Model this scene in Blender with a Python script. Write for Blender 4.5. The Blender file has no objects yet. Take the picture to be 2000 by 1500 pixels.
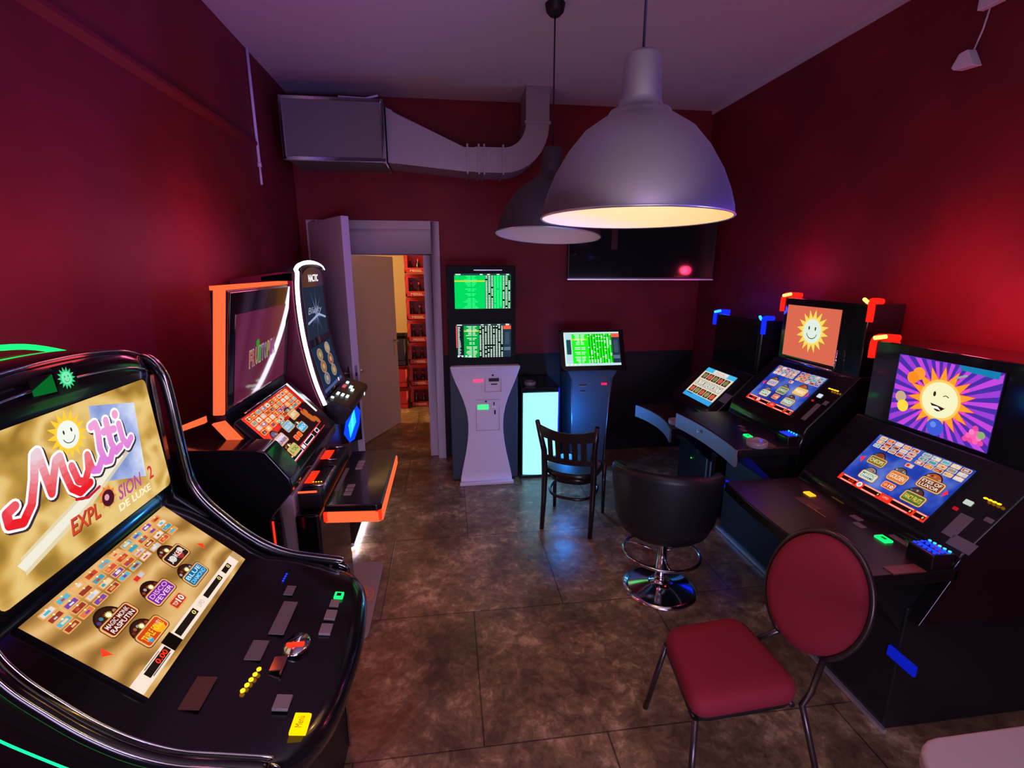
import bpy, bmesh, math, random
from mathutils import Vector, Matrix
random.seed(7)
S = bpy.context.scene
COL = S.collection
PI = math.pi

# ------------------------------------------------------------------ materials
def lin(c):
    if isinstance(c, str):
        c = c.lstrip('#'); c = [int(c[i:i+2], 16)/255 for i in (0, 2, 4)]
        c = [x/12.92 if x <= .04045 else ((x+.055)/1.055)**2.4 for x in c]
    return (c[0], c[1], c[2], 1)
_m = {}
def mat(name, c=(.5,.5,.5), rough=.5, metal=0., coat=0., trans=0., bump=None, spec=.5, ior=1.45):
    if name in _m: return _m[name]
    m = bpy.data.materials.new(name); m.use_nodes = True; _m[name] = m
    nt = m.node_tree; b = nt.nodes['Principled BSDF']
    b.inputs['Base Color'].default_value = lin(c); b.inputs['Roughness'].default_value = rough
    b.inputs['Metallic'].default_value = metal; b.inputs['Coat Weight'].default_value = coat
    b.inputs['Coat Roughness'].default_value = .06
    b.inputs['Transmission Weight'].default_value = trans; b.inputs['Specular IOR Level'].default_value = spec
    b.inputs['IOR'].default_value = ior
    tc = nt.nodes.new('ShaderNodeTexCoord'); n = nt.nodes.new('ShaderNodeTexNoise')
    nt.links.new(tc.outputs['Object'], n.inputs['Vector'])
    sc, st, da = bump if bump else (60, .02, .001)
    n.inputs['Scale'].default_value = sc; n.inputs['Detail'].default_value = 4
    bp = nt.nodes.new('ShaderNodeBump'); bp.inputs['Strength'].default_value = st; bp.inputs['Distance'].default_value = da
    nt.links.new(n.outputs['Fac'], bp.inputs['Height']); nt.links.new(bp.outputs['Normal'], b.inputs['Normal'])
    return m
def em(c, s=1.0):
    k = 'glow_%s_%.2f' % (c, s)
    if k in _m: return _m[k]
    m = bpy.data.materials.new(k); m.use_nodes = True; _m[k] = m
    nt = m.node_tree; nt.nodes.remove(nt.nodes['Principled BSDF'])
    e = nt.nodes.new('ShaderNodeEmission'); e.inputs['Color'].default_value = lin(c); e.inputs['Strength'].default_value = s
    nt.links.new(e.outputs[0], nt.nodes['Material Output'].inputs[0])
    return m
def emg(c, s=1.0, rough=.06):
    k = 'lit_glass_%s_%.2f' % (c, s)
    if k in _m: return _m[k]
    m = mat(k, (.01,.01,.012), rough, coat=.5); b = m.node_tree.nodes['Principled BSDF']
    b.inputs['Emission Color'].default_value = lin(c); b.inputs['Emission Strength'].default_value = s
    return m
def lum_img(name, stops, scale, dist=3., s=1., mode='fold', vec=(1,1,1)):
    """picture on a lit display: folds of satin or a soft cloud, in the display's own coordinates"""
    m = bpy.data.materials.new(name); m.use_nodes = True; _m[name] = m
    nt = m.node_tree; nt.nodes.remove(nt.nodes['Principled BSDF'])
    e = nt.nodes.new('ShaderNodeEmission'); e.inputs['Strength'].default_value = s
    tc = nt.nodes.new('ShaderNodeTexCoord'); mp = nt.nodes.new('ShaderNodeMapping'); mp.inputs['Scale'].default_value = vec
    nt.links.new(tc.outputs['Object'], mp.inputs['Vector'])
    if mode == 'fold':
        n = nt.nodes.new('ShaderNodeTexWave'); n.inputs['Scale'].default_value = scale
        n.inputs['Distortion'].default_value = dist; n.inputs['Detail'].default_value = 2.5; n.inputs['Detail Scale'].default_value = 1.1
        out = n.outputs['Fac']
    else:
        n = nt.nodes.new('ShaderNodeTexNoise'); n.inputs['Scale'].default_value = scale; n.inputs['Detail'].default_value = 3
        out = n.outputs['Fac']
    nt.links.new(mp.outputs[0], n.inputs['Vector'])
    r = nt.nodes.new('ShaderNodeValToRGB'); cr = r.color_ramp
    while len(cr.elements) < len(stops): cr.elements.new(.5)
    for el, (p, c) in zip(cr.elements, stops): el.position = p; el.color = lin(c)
    nt.links.new(out, r.inputs['Fac']); nt.links.new(r.outputs[0], e.inputs['Color'])
    nt.links.new(e.outputs[0], nt.nodes['Material Output'].inputs[0])
    return m

BLK = mat('gloss_black_plastic', (.008,.008,.010), .16, coat=.6)
BLKM = mat('satin_black_plastic', (.012,.012,.015), .38)
GLS = mat('dark_display_glass', (.006,.006,.008), .07, coat=.8)
CHR = mat('chrome', (.75,.75,.78), .12, 1.)
ALU = mat('brushed_aluminium', (.55,.56,.60), .36, 1., bump=(240,.05,.0005))
GREY = mat('grey_lacquer', (.16,.18,.23), .4)
WHT = mat('white_lacquer', (.74,.72,.82), .45)
DKGREY = mat('dark_grey_rubber', (.36,.33,.32), .75, bump=(300,.3,.0006))
BODYRED = mat('dark_red_cabinet_side', (.10,.012,.03), .35)

def wallmat():
    m = mat('dark_red_wall_paint', (.23,.010,.020), .62, bump=(90,.25,.002))
    nt = m.node_tree; b = nt.nodes['Principled BSDF']
    tc = nt.nodes.new('ShaderNodeTexCoord'); n = nt.nodes.new('ShaderNodeTexNoise'); n.inputs['Scale'].default_value = 2.2; n.inputs['Detail'].default_value = 6
    r = nt.nodes.new('ShaderNodeValToRGB'); r.color_ramp.elements[0].color = (.15,.006,.013,1); r.color_ramp.elements[1].color = (.215,.009,.019,1)
    r.color_ramp.elements[0].position = .35; r.color_ramp.elements[1].position = .65
    nt.links.new(tc.outputs['Object'], n.inputs['Vector']); nt.links.new(n.outputs['Fac'], r.inputs['Fac']); nt.links.new(r.outputs[0], b.inputs['Base Color'])
    return m
WALL = wallmat()
CEIL = mat('pale_ceiling_paint', (.60,.57,.58), .85, bump=(40,.15,.002))

def floormat():
    m = bpy.data.materials.new('brown_slate_tiles'); m.use_nodes = True; _m['floor'] = m
    nt = m.node_tree; L = nt.links.new; N = nt.nodes.new; b = nt.nodes['Principled BSDF']
    tc = N('ShaderNodeTexCoord')
    n1 = N('ShaderNodeTexNoise'); n1.inputs['Scale'].default_value = 2.6; n1.inputs['Detail'].default_value = 12; n1.inputs['Roughness'].default_value = .74; n1.inputs['Distortion'].default_value = .25
    L(tc.outputs['Object'], n1.inputs['Vector'])
    nf = N('ShaderNodeTexNoise'); nf.inputs['Scale'].default_value = 17; nf.inputs['Detail'].default_value = 10; nf.inputs['Roughness'].default_value = .7; nf.inputs['Distortion'].default_value = .8; L(tc.outputs['Object'], nf.inputs['Vector'])
    mxn = N('ShaderNodeMix'); mxn.data_type = 'FLOAT'; mxn.inputs[0].default_value = .36; L(n1.outputs['Fac'], mxn.inputs[2]); L(nf.outputs['Fac'], mxn.inputs[3])
    r = N('ShaderNodeValToRGB'); cr = r.color_ramp
    cr.elements.new(.5); cr.elements.new(.5)
    for el, (p, c) in zip(cr.elements, ((.36,(.09,.056,.032)), (.46,(.19,.12,.062)), (.53,(.34,.22,.115)), (.61,(.75,.54,.29)))): el.position = p; el.color = (*c, 1)
    L(mxn.outputs[0], r.inputs['Fac'])
    br = N('ShaderNodeTexBrick'); br.inputs['Color1'].default_value = (1,1,1,1); br.inputs['Color2'].default_value = (.72,.72,.72,1); br.inputs['Mortar'].default_value = (.3,.3,.3,1)
    br.inputs['Scale'].default_value = 1.; br.inputs['Mortar Size'].default_value = .004; br.inputs['Brick Width'].default_value = 1.05; br.inputs['Row Height'].default_value = .82; br.inputs['Mortar Smooth'].default_value = .3
    mp = N('ShaderNodeMapping'); mp.inputs['Location'].default_value = (.43, .03, 0); L(tc.outputs['Object'], mp.inputs['Vector']); L(mp.outputs[0], br.inputs['Vector'])
    mx = N('ShaderNodeMix'); mx.data_type = 'RGBA'; mx.blend_type = 'MULTIPLY'; mx.inputs[0].default_value = 1
    L(r.outputs[0], mx.inputs[6]); L(br.outputs['Color'], mx.inputs[7]); L(mx.outputs[2], b.inputs['Base Color'])
    rr = N('ShaderNodeMapRange'); rr.inputs['To Min'].default_value = .20; rr.inputs['To Max'].default_value = .44; L(n1.outputs['Fac'], rr.inputs['Value']); L(rr.outputs[0], b.inputs['Roughness'])
    n2 = N('ShaderNodeTexNoise'); n2.inputs['Scale'].default_value = 9; n2.inputs['Detail'].default_value = 10; n2.inputs['Distortion'].default_value = .4; L(tc.outputs['Object'], n2.inputs['Vector'])
    ad = N('ShaderNodeMath'); ad.operation = 'ADD'; L(n2.outputs['Fac'], ad.inputs[0]); L(br.outputs['Fac'], ad.inputs[1]); 
    sb = N('ShaderNodeMath'); sb.operation = 'SUBTRACT'; L(n2.outputs['Fac'], sb.inputs[0]); L(br.outputs['Fac'], sb.inputs[1])
    bp = N('ShaderNodeBump'); bp.inputs['Strength'].default_value = .45; bp.inputs['Distance'].default_value = .008; L(sb.outputs[0], bp.inputs['Height']); L(bp.outputs[0], b.inputs['Normal'])
    return m
FLOOR = floormat()

# ------------------------------------------------------------------ mesh builder
class MB:
    def __init__(s): s.v = []; s.f = []; s.m = []; s.mats = []; s.sm = []
    def mi(s, m):
        if m not in s.mats: s.mats.append(m)
        return s.mats.index(m)
    def add(s, vs, fs, m, T=None, smooth=False):
        o = len(s.v); k = s.mi(m)
        s.v += [tuple(T @ Vector(v)) if T else tuple(v) for v in vs]
        for f in fs: s.f.append([o+i for i in f]); s.m.append(k); s.sm.append(smooth)
        return s
    def box(s, a, b, m, T=None):
        x0,y0,z0 = a; x1,y1,z1 = b
        vs = [(x0,y0,z0),(x1,y0,z0),(x1,y1,z0),(x0,y1,z0),(x0,y0,z1),(x1,y0,z1),(x1,y1,z1),(x0,y1,z1)]
        return s.add(vs, [(0,3,2,1),(4,5,6,7),(0,1,5,4),(1,2,6,5),(2,3,7,6),(3,0,4,7)], m, T)
    def prism(s, poly, a, b, m, ax='y', T=None, smooth=False):
        """extrude 2D poly between a and b along ax"""
        n = len(poly)
        def p(q, t):
            return {'y': (q[0], t, q[1]), 'z': (q[0], q[1], t), 'x': (t, q[0], q[1])}[ax]
        vs = [p(q, a) for q in poly]+[p(q, b) for q in poly]
        fs = [tuple(range(n)), tuple(range(2*n-1, n-1, -1))]
        s.add(vs, fs, m, T)
        o = len(s.v)-2*n; k = s.mi(m)
        for i in range(n):
            j = (i+1) % n
            s.f.append([o+i, o+n+i, o+n+j, o+j]); s.m.append(k); s.sm.append(smooth)
        return s
    def loft(s, secs, m, close=True, caps=True, smooth=True, T=None):
        n = len(secs[0]); vs = [q for sec in secs for q in sec]; fs = []
        for i in range(len(secs)-1):
            for j in range(n if close else n-1):
                k = (j+1) % n
                fs.append((i*n+j, i*n+k, (i+1)*n+k, (i+1)*n+j))
        s.add(vs, fs, m, T, smooth)
        if caps and close:
            o = len(s.v)-len(vs); k = s.mi(m)
            s.f.append([o+j for j in range(n)][::-1]); s.m.append(k); s.sm.append(False)
            s.f.append([o+(len(secs)-1)*n+j for j in range(n)]); s.m.append(k); s.sm.append(False)
        return s
    def tube(s, pts, r, m, n=10, closed=False, T=None):
        P = [Vector(p) for p in pts]; R = r if isinstance(r, (list, tuple)) else [r]*len(P)
        secs = []; up = None
        for i, p in enumerate(P):
            a = P[i-1] if (i > 0 or closed) else p; c = P[(i+1) % len(P)] if (i < len(P)-1 or closed) else p
            t = (c-a).normalized()
            if up is None:
                up = Vector((0,0,1)) if abs(t.z) < .9 else Vector((1,0,0))
            x = t.cross(up).normalized(); up = x.cross(t).normalized()
            secs.append([tuple(p+(x*math.cos(2*PI*j/n)+up*math.sin(2*PI*j/n))*R[i]) for j in range(n)])
        if closed: secs.append(secs[0])
        return s.loft(secs, m, caps=not closed, T=T)
    def lathe(s, prof, m, n=40, T=None, a0=0, a1=2*PI):
        full = abs(a1-a0-2*PI) < 1e-6; k = n if full else n+1
        secs = [[(r*math.cos(a0+(a1-a0)*i/n), r*math.sin(a0+(a1-a0)*i/n), z) for (r, z) in prof] for i in range(n+1)]
        return s.loft(secs, m, close=False, caps=False, T=T)
    def build(s, name, parent=None, bevel=0., seg=2, auto=True, solid=0., sub=0):
        me = bpy.data.meshes.new(name); me.from_pydata(s.v, [], s.f)
        for m in s.mats: me.materials.append(m)
        for p, k, sm in zip(me.polygons, s.m, s.sm): p.material_index = k; p.use_smooth = sm
        bm = bmesh.new(); bm.from_mesh(me)
        if not getattr(s, 'flat', False):
            bmesh.ops.remove_doubles(bm, verts=bm.verts, dist=1e-6)
            bmesh.ops.recalc_face_normals(bm, faces=bm.faces)
        bm.to_mesh(me); bm.free()
        o = bpy.data.objects.new(name, me); COL.objects.link(o)
        if parent is not None: o.parent = parent
        if sub:
            d = o.modifiers.new('sub', 'SUBSURF'); d.levels = sub; d.render_levels = sub
        if solid:
            d = o.modifiers.new('sol', 'SOLIDIFY'); d.thickness = solid; d.offset = 0
        if bevel:
            d = o.modifiers.new('bev', 'BEVEL'); d.width = bevel; d.segments = seg; d.limit_method = 'ANGLE'; d.angle_limit = .6
            for p in me.polygons: p.use_smooth = True
            w = o.modifiers.new('wn', 'WEIGHTED_NORMAL'); w.keep_sharp = True
        return o
def thing(name, label, cat, loc=(0,0,0), group=None):
    o = bpy.data.objects.new(name, None); COL.objects.link(o); o.location = loc; o.empty_display_size = .1
    o['label'] = label; o['category'] = cat
    if group: o['group'] = group
    return o
def tag(o, label, cat, group=None):
    o['label'] = label; o['category'] = cat
    if group: o['group'] = group
    return o
def fix(root):
    """parts are written in world coordinates: bring them into their thing's frame"""
    bpy.context.view_layer.update()
    inv = Matrix.Translation(root.location).inverted()
    for c in root.children:
        if c.type == 'MESH' and not c.get('_f'):
            c.data.transform(inv)
            for g in c.children:
                if g.type == 'MESH': g.data.transform(inv)
def struct(mb, name, **k):
    o = mb.build(name, **k); o['kind'] = 'structure'; return o

# ------------------------------------------------------------------ flat artwork on displays
_tc = {}
def text_mesh(s, shear=0., bold=0.):
    k = (s, shear, bold)
    if k in _tc: return _tc[k]
    c = bpy.data.curves.new('t', 'FONT'); c.body = s; c.shear = shear; c.offset = bold; c.resolution_u = 3
    c.align_x = 'CENTER'; c.align_y = 'CENTER'
    o = bpy.data.objects.new('t', c); COL.objects.link(o)
    bpy.context.view_layer.update()
    me = o.evaluated_get(bpy.context.evaluated_depsgraph_get()).to_mesh()
    vs = [tuple(v.co[:2]) for v in me.vertices]; fs = [tuple(p.vertices) for p in me.polygons]
    xs = [v[0] for v in vs] or [0]; ys = [v[1] for v in vs] or [0]
    w = (max(xs)-min(xs)) or 1; h = (max(ys)-min(ys)) or 1; cx = (max(xs)+min(xs))/2; cy = (max(ys)+min(ys))/2
    vs = [((x-cx)/w, (y-cy)/h) for x, y in vs]
    bpy.data.objects.remove(o); bpy.data.curves.remove(c)
    _tc[k] = (vs, fs); return _tc[k]
class Art:
    """draws on a rectangle; u right 0..1, v down 0..1, l = layer"""
    def __init__(s, c, rt, up, w, h, depth=.012, back=None, step=.00035):
        s.c = Vector(c); s.r = Vector(rt).normalized(); s.u = Vector(up).normalized(); s.n = s.r.cross(s.u).normalized()
        s.w = w; s.h = h; s.mb = MB(); s.mb.flat = True; s.step = step
        b = back or BLKM
        P = [s.p(u, v, k) for k in (-1, 0) for (u, v) in ((0,0),(1,0),(1,1),(0,1))]
        q = [tuple(Vector(x)-s.n*(depth-step)) for x in P[:4]]
        s.mb.add(q+P[4:], [(0,1,2,3),(0,4,5,1),(1,5,6,2),(2,6,7,3),(3,7,4,0)], b)
    def p(s, u, v, l=0): return tuple(s.c+s.r*((u-.5)*s.w)+s.u*((.5-v)*s.h)+s.n*(l*s.step))
    def poly(s, pts, m, l=1):
        s.mb.add([s.p(u, v, l) for u, v in pts], [tuple(range(len(pts)))[::-1]], m); return s
    def rect(s, u0, v0, u1, v1, m, l=1): return s.poly([(u0,v0),(u1,v0),(u1,v1),(u0,v1)], m, l)
    def rr(s, u0, v0, u1, v1, m, l=1, r=.15):
        k = s.w/s.h; R = min((u1-u0), (v1-v0)/k)*r*1.0; Rv = R*k; pts = []
        for (cx, cy, a) in ((u1-R,v0+Rv,-90),(u1-R,v1-Rv,0),(u0+R,v1-Rv,90),(u0+R,v0+Rv,180)):
            for i in range(4):
                t = math.radians(a+i*30); pts.append((cx+R*math.cos(t), cy+Rv*math.sin(t)))
        return s.poly(pts, m, l)
    def disc(s, u, v, r, m, l=1, n=20, ry=None, a0=0, a1=360):
        k = s.w/s.h; ry = ry or r
        pts = [(u+r*math.cos(math.radians(a0+(a1-a0)*i/n)), v+ry*k*math.sin(math.radians(a0+(a1-a0)*i/n))) for i in range(n if a1-a0 == 360 else n+1)]
        return s.poly(pts, m, l)
    def star(s, u, v, r0, r1, n, m, l=1, a=0.):
        k = s.w/s.h; c = s.p(u, v, l); pts = []
        for i in range(2*n):
            t = a+PI*i/n; r = r1 if i % 2 else r0
            pts.append(s.p(u+r*math.cos(t), v+r*k*math.sin(t), l))
        s.mb.add([c]+pts, [(0, 1+(i+1) % (2*n), 1+i) for i in range(2*n)], m); return s
    def line(s, pts, w, m, l=1, w1=None):
        k = s.w/s.h; n = len(pts); W = [w+((w if w1 is None else w1)-w)*i/max(1, n-1) for i in range(n)]
        for i in range(n-1):
            (a, b), (c, d) = pts[i], pts[i+1]; dx, dy = c-a, (d-b)/k; L = math.hypot(dx, dy) or 1e-6
            nx, ny = -dy/L, dx/L*k
            s.poly([(a+nx*W[i]/2, b+ny*W[i]/2), (c+nx*W[i+1]/2, d+ny*W[i+1]/2), (c-nx*W[i+1]/2, d-ny*W[i+1]/2), (a-nx*W[i]/2, b-ny*W[i]/2)][::-1], m, l)
            if w > .008: s.disc(c, d, W[i+1]/2, m, l, 12)
        if w > .008: s.disc(pts[0][0], pts[0][1], W[0]/2, m, l, 12)
        return s
    def text(s, t, u, v, wu, hv, m, l=2, shear=0., bold=0., rot=0.):
        vs, fs = text_mesh(t, shear, bold); k = s.w/s.h; out = []
        for x, y in vs:
            a, b = x*wu, -y*hv/k; c, d = math.cos(rot), math.sin(rot)
            out.append(s.p(u+a*c-b*d, v+(a*d+b*c)*k, l))
        s.mb.add(out, fs, m); return s
    def build(s, name, parent): return s.mb.build(name, parent)

def sunface(A, u, v, r, ray, disc, l=3, n=16, wink=False, ink='#2a2a20', ir=.0):
    """a plain round sun with a simple smile"""
    A.star(u, v, r, r*.62, n, ray, l, .1)
    A.disc(u, v, r*.56, disc, l+1, 28)
    I = em(ink, 1.)
    k = A.w/A.h
    A.disc(u-r*.2, v-r*.14*k, r*.045, I, l+2, 12, ry=r*.09); A.disc(u+r*.2, v-r*.14*k, r*.045, I, l+2, 12, ry=r*.09)
    A.line([(u+r*.32*math.cos(math.radians(a)), v+(r*.04+r*.3*math.sin(math.radians(a)))*k) for a in range(15, 166, 15)], r*.035, I, l+2)

# ------------------------------------------------------------------ room
XL, XR, YB, ZC = -1.32, 2.57, 4.83, 3.386
YF = -1.8
mb = MB(); mb.box((XL-.3, YF, -.1), (XR+.2, YB+.36, 0), FLOOR); mb.box((-2.2, YB+.36, -.1), (1.2, 8.6, 0), FLOOR); struct(mb, 'floor')
struct(MB().box((XL-.2, YF, ZC), (XR+.2, YB+.36, ZC+.1), CEIL), 'ceiling')
struct(MB().box((XL-.2, YF, 0), (XL, YB, ZC), WALL), 'wall_left')
struct(MB().box((XR, YF, 0), (XR+.2, YB, ZC), WALL), 'wall_right')
mb = MB()
mb.box((XL-.2, YB, 0), (-1.19, YB+.36, ZC), WALL); mb.box((-.125, YB, 0), (XR+.2, YB+.36, ZC), WALL); mb.box((-1.19, YB, 2.29), (-.125, YB+.36, ZC), WALL)
mb.box((-.062, YB-.004, 0), (XR, YB, 1.08), mat('dark_lower_wall', (.014,.013,.017), .7)); struct(mb, 'wall_back')  # near-black band over the lower back wall
DWHT = mat('white_door_paint', (.56,.50,.58), .42)
# doorway: outer casing, deep inner frame and lower header
mb = MB()
mb.box((-1.252, YB-.025, 0), (-1.175, YB-.001, 2.35), DWHT); mb.box((-.14, YB-.025, 0), (-.063, YB-.001, 2.35), DWHT); mb.box((-1.175, YB-.025, 2.275), (-.14, YB-.001, 2.35), DWHT)
struct(mb, 'trim_1', bevel=.004)
mb = MB()
mb.box((-.225, YB+.06, 0), (-.126, YB+.36, 2.052), DWHT); mb.box((-1.189, YB+.06, 0), (-1.09, YB+.36, 2.052), DWHT); mb.box((-1.189, YB+.06, 2.052), (-.126, YB+.36, 2.289), DWHT)
struct(mb, 'trim_2', bevel=.004)
# low ledge along the left wall
struct(MB().prism([(XL,2.74),(XL+.03,2.765),(XL+.03,2.785),(XL,2.80)], YF, 3.9, WALL), 'trim_3')
struct(MB().box((XR-.015, YF, ZC-.03), (XR, YB, ZC), CEIL), 'trim_4')

def leaf(name, h, f, z0, z1, th, hz=1.02):
    """door leaf between hinge point h and free-edge point f"""
    h = Vector((*h, 0)); f = Vector((*f, 0)); d = (f-h); L = d.length; a = math.atan2(d.y, d.x)
    T = Matrix.Translation(h) @ Matrix.Rotation(a, 4, 'Z')
    o = MB().box((0, -th/2, z0), (L, th/2, z1), DWHT, T).build(name, bevel=.004); o['kind'] = 'structure'
    for sgn in (-1, 1):
        m = MB()
        m.box((L-.085, sgn*th/2, hz-.13), (L-.045, sgn*(th/2+.008), hz+.10), ALU, T)
        m.tube([(L-.065, sgn*th/2, hz+.05), (L-.065, sgn*(th/2+.05), hz+.05), (L-.10, sgn*(th/2+.055), hz+.05), (L-.18, sgn*(th/2+.055), hz+.045)], .009, ALU, T=T)
        m.build('door_handle', o)
    m = MB(); m.box((L, -.011, hz-.12), (L+.0015, .011, hz+.12), ALU, T); m.box((L, -.007, hz+.03), (L+.003, .007, hz+.06), BLKM, T); m.box((L, -.007, hz-.06), (L+.003, .007, hz-.02), BLKM, T)
    m.build('lock_plate', o)
    return o
leaf('door_1', (-1.20, YB-.045), (-.775, 4.10), .012, 2.32, .062)
leaf('door_2', (-1.045, YB+.385), (-.655, 6.09), .012, 2.06, .045)
# storage room beyond
CREAM = mat('cream_wall_paint', (.72,.55,.27), .7)
struct(MB().box((-2.2, 8.5, 0), (1.2, 8.6, 2.8), CREAM), 'wall_storage')
struct(MB().box((-2.3, YB+.36, 0), (-2.2, 8.6, 2.8), CREAM), 'wall_storage_left')
struct(MB().box((1.2, YB+.36, 0), (1.3, 8.6, 2.8), CREAM), 'wall_storage_right')
struct(MB().box((-2.2, YB+.36, 2.8), (1.2, 8.6, 2.9), CEIL), 'ceiling_storage')
# conduit on left wall
m = MB(); m.tube([(XL+.012, 3.95, 3.38), (XL+.012, 3.95, 2.66)], .010, WHT); m.tube([(XL+.012, 3.95, 2.66), (XL+.012, 3.95, 2.63)], .014, WHT); m.tube([(XL+.012, 3.95, 2.63), (XL+.012, 3.95, 2.51)], .008, WHT)
tag(m.build('cable_conduit'), 'thin pale vertical cable pipe on the left wall beside the duct box', 'pipe')

# ------------------------------------------------------------------ storage crates
CR = mat('red_crate_plastic', (.55,.03,.02), .4); CRD = mat('dark_bottle_glass', (.03,.012,.006), .1); CAP = mat('red_bottle_cap', (.6,.05,.05), .35)
CRT = mat('cream_print', (.85,.62,.42), .6); DKIN = mat('crate_inside', (.02,.008,.006), .8)
def crate(x0, y0, z0, label, words, w=.36, d=.30, h=.305, nb=3, dark=False, window=True):
    t = thing('bottle_crate', label, 'crate', (x0+w/2, y0+d/2, z0), 'stacked bottle crates in the storage room')
    C = CR if not dark else mat('black_crate_plastic', (.02,.015,.015), .4)
    m = MB(); th = .012
    m.box((x0, y0, z0), (x0+w, y0+d, z0+.02), C)
    m.box((x0, y0+d-th, z0), (x0+w, y0+d, z0+h-.004), C)
    for xx in (x0, x0+w-th): m.box((xx, y0, z0), (xx+th, y0+d, z0+h-.004), C)
    m.box((x0, y0, z0), (x0+w, y0+th, z0+.07), C); m.box((x0, y0, z0+h-.05), (x0+w, y0+th, z0+h-.004), C)
    for xx in (x0, x0+w-.045): m.box((xx, y0, z0+.07), (xx+.045, y0+th, z0+h-.05), C)
    if not window: m.box((x0+.045, y0+.002, z0+.07), (x0+w-.045, y0+th, z0+h-.05), C)
    m.build('crate_body', t, bevel=.003)
    A = Art((x0+w/2, y0-.0015, z0+.035), (1,0,0), (0,0,1), w*.9, .06, depth=.001, back=C)
    A.text(words, .42, .5, .5, .55, CRT, 2, bold=.02)
    A.build('printed_label', t)
    if window:
        for i in range(nb):
            bx = x0+.075+(w-.15)*i/(nb-1)
            b = MB(); b.lathe([(0,z0+.022),(.028,z0+.022),(.030,z0+.03),(.030,z0+.10),(.012,z0+.15),(.011,z0+.175)], CRD, 14, Matrix.Translation((bx, y0+.06, 0)))
            b.lathe([(.0135,z0+.165),(.0135,z0+.19),(0,z0+.192)], CAP, 12, Matrix.Translation((bx, y0+.06, 0)))
            bo = b.build('bottle'); bo.location = (0,0,0)
            tag(bo, '%s dark capped bottle in the %s crate of the tall red stack' % (('left','middle','right')[i], label.split(', ')[1].replace(' of its stack','')), 'bottle', 'bottles in the storage crates')
    fix(t)
ORD = ['bottom','second from bottom','third from bottom','fourth from bottom','third from top','second from top','top']
for k in range(7):
    crate(-.565, 6.82, k*.31, 'red bottle crate in the tall stack behind the doorway, %s of its stack' % ORD[k], 'MEISEL' if k else 'MEISEL')
for k in range(3):
    if k < 2: crate(-.945, 6.74, k*.31, 'closed red crate of the short stack beside the open door, %s' % ('at the bottom' if k == 0 else 'in the middle'), 'MEISEL', window=False)
    else: crate(-.945, 6.74, k*.31, 'black crate with pale labels topping the short stack by the open door', 'Gliner', dark=True, window=False, h=.42)

# ------------------------------------------------------------------ air box and duct
GAL = mat('galvanised_steel', (.40,.38,.42), .45, .55, bump=(25,.2,.003)); BOXM = mat('grey_green_panel', (.17,.18,.16), .55)
t = thing('ventilation_box', 'large grey rectangular ventilation box high on the back wall, left end', 'ventilation box', (-.85, 4.55, 2.75))
MB().box((-1.235, 4.31, 2.765), (-.47, YB-.002, 3.20), BOXM).build('box_panel', t, bevel=.006)
m = MB()
for (a, b) in (((-1.24,4.30,2.755),(-1.215,4.325,3.21)), ((-.485,4.30,2.755),(-.46,4.325,3.21)), ((-1.24,4.30,2.755),(-.46,4.325,2.78)), ((-1.24,4.30,3.185),(-.46,4.325,3.21)),
               ((-.485,4.80,2.755),(-.46,4.825,3.21)), ((-.485,4.30,2.755),(-.46,4.825,2.78)), ((-.485,4.30,3.185),(-.46,4.825,3.21))): m.box(a, b, ALU)
m.build('edge_frame', t, bevel=.003)
m = MB(); m.tube([(-.80,4.33,3.222),(-.60,4.36,3.225),(-.50,4.36,3.25)], .008, WHT); m.build('loose_cable', t)
fix(t)
t = thing('air_duct', 'galvanised flared air duct with an elbow rising from the grey box to the ceiling', 'duct', (.2, 4.6, 2.7))
def sec(x, z0, z1, y0=4.40, y1=4.72): return [(x,y0,z0),(x,y1,z0),(x,y1,z1),(x,y0,z1)]
m = MB(); m.loft([sec(-.452,2.77,3.18),sec(-.40,2.76,3.16)], GAL, smooth=False); m.build('flange', t)
m = MB(); m.loft([sec(-.40,2.765,3.15),sec(.17,2.715,2.905),sec(.26,2.715,2.905)], GAL, smooth=False); m.build('taper', t)
m = MB(); m.loft([sec(.26,2.712,2.91),sec(.50,2.712,2.91)], GAL, smooth=False); m.build('straight_section', t)
for x in (.19, .285, .33, .49):
    m = MB(); m.loft([sec(x,2.695,2.93,4.385,4.735),sec(x+.014,2.695,2.93,4.385,4.735)], GAL, smooth=False); m.build('joint_ring', t)
secs = []
for i in range(9):
    a = PI/2*i/8
    ci = (.50, 3.10)
    ri, ro = .19, .388
    secs.append([(ci[0]+ro*math.sin(a),4.40,ci[1]-ro*math.cos(a)),(ci[0]+ro*math.sin(a),4.72,ci[1]-ro*math.cos(a)),(ci[0]+ri*math.sin(a),4.72,ci[1]-ri*math.cos(a)),(ci[0]+ri*math.sin(a),4.40,ci[1]-ri*math.cos(a))])
m = MB(); m.loft(secs, GAL, smooth=False); m.build('elbow', t)
m = MB(); m.box((.69,4.40,3.12),(.888,4.72,3.384), GAL); m.build('riser', t)
m = MB(); m.box((.68,4.39,3.10),(.90,4.73,3.125), GAL); m.build('joint_ring', t)
fix(t)

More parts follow.
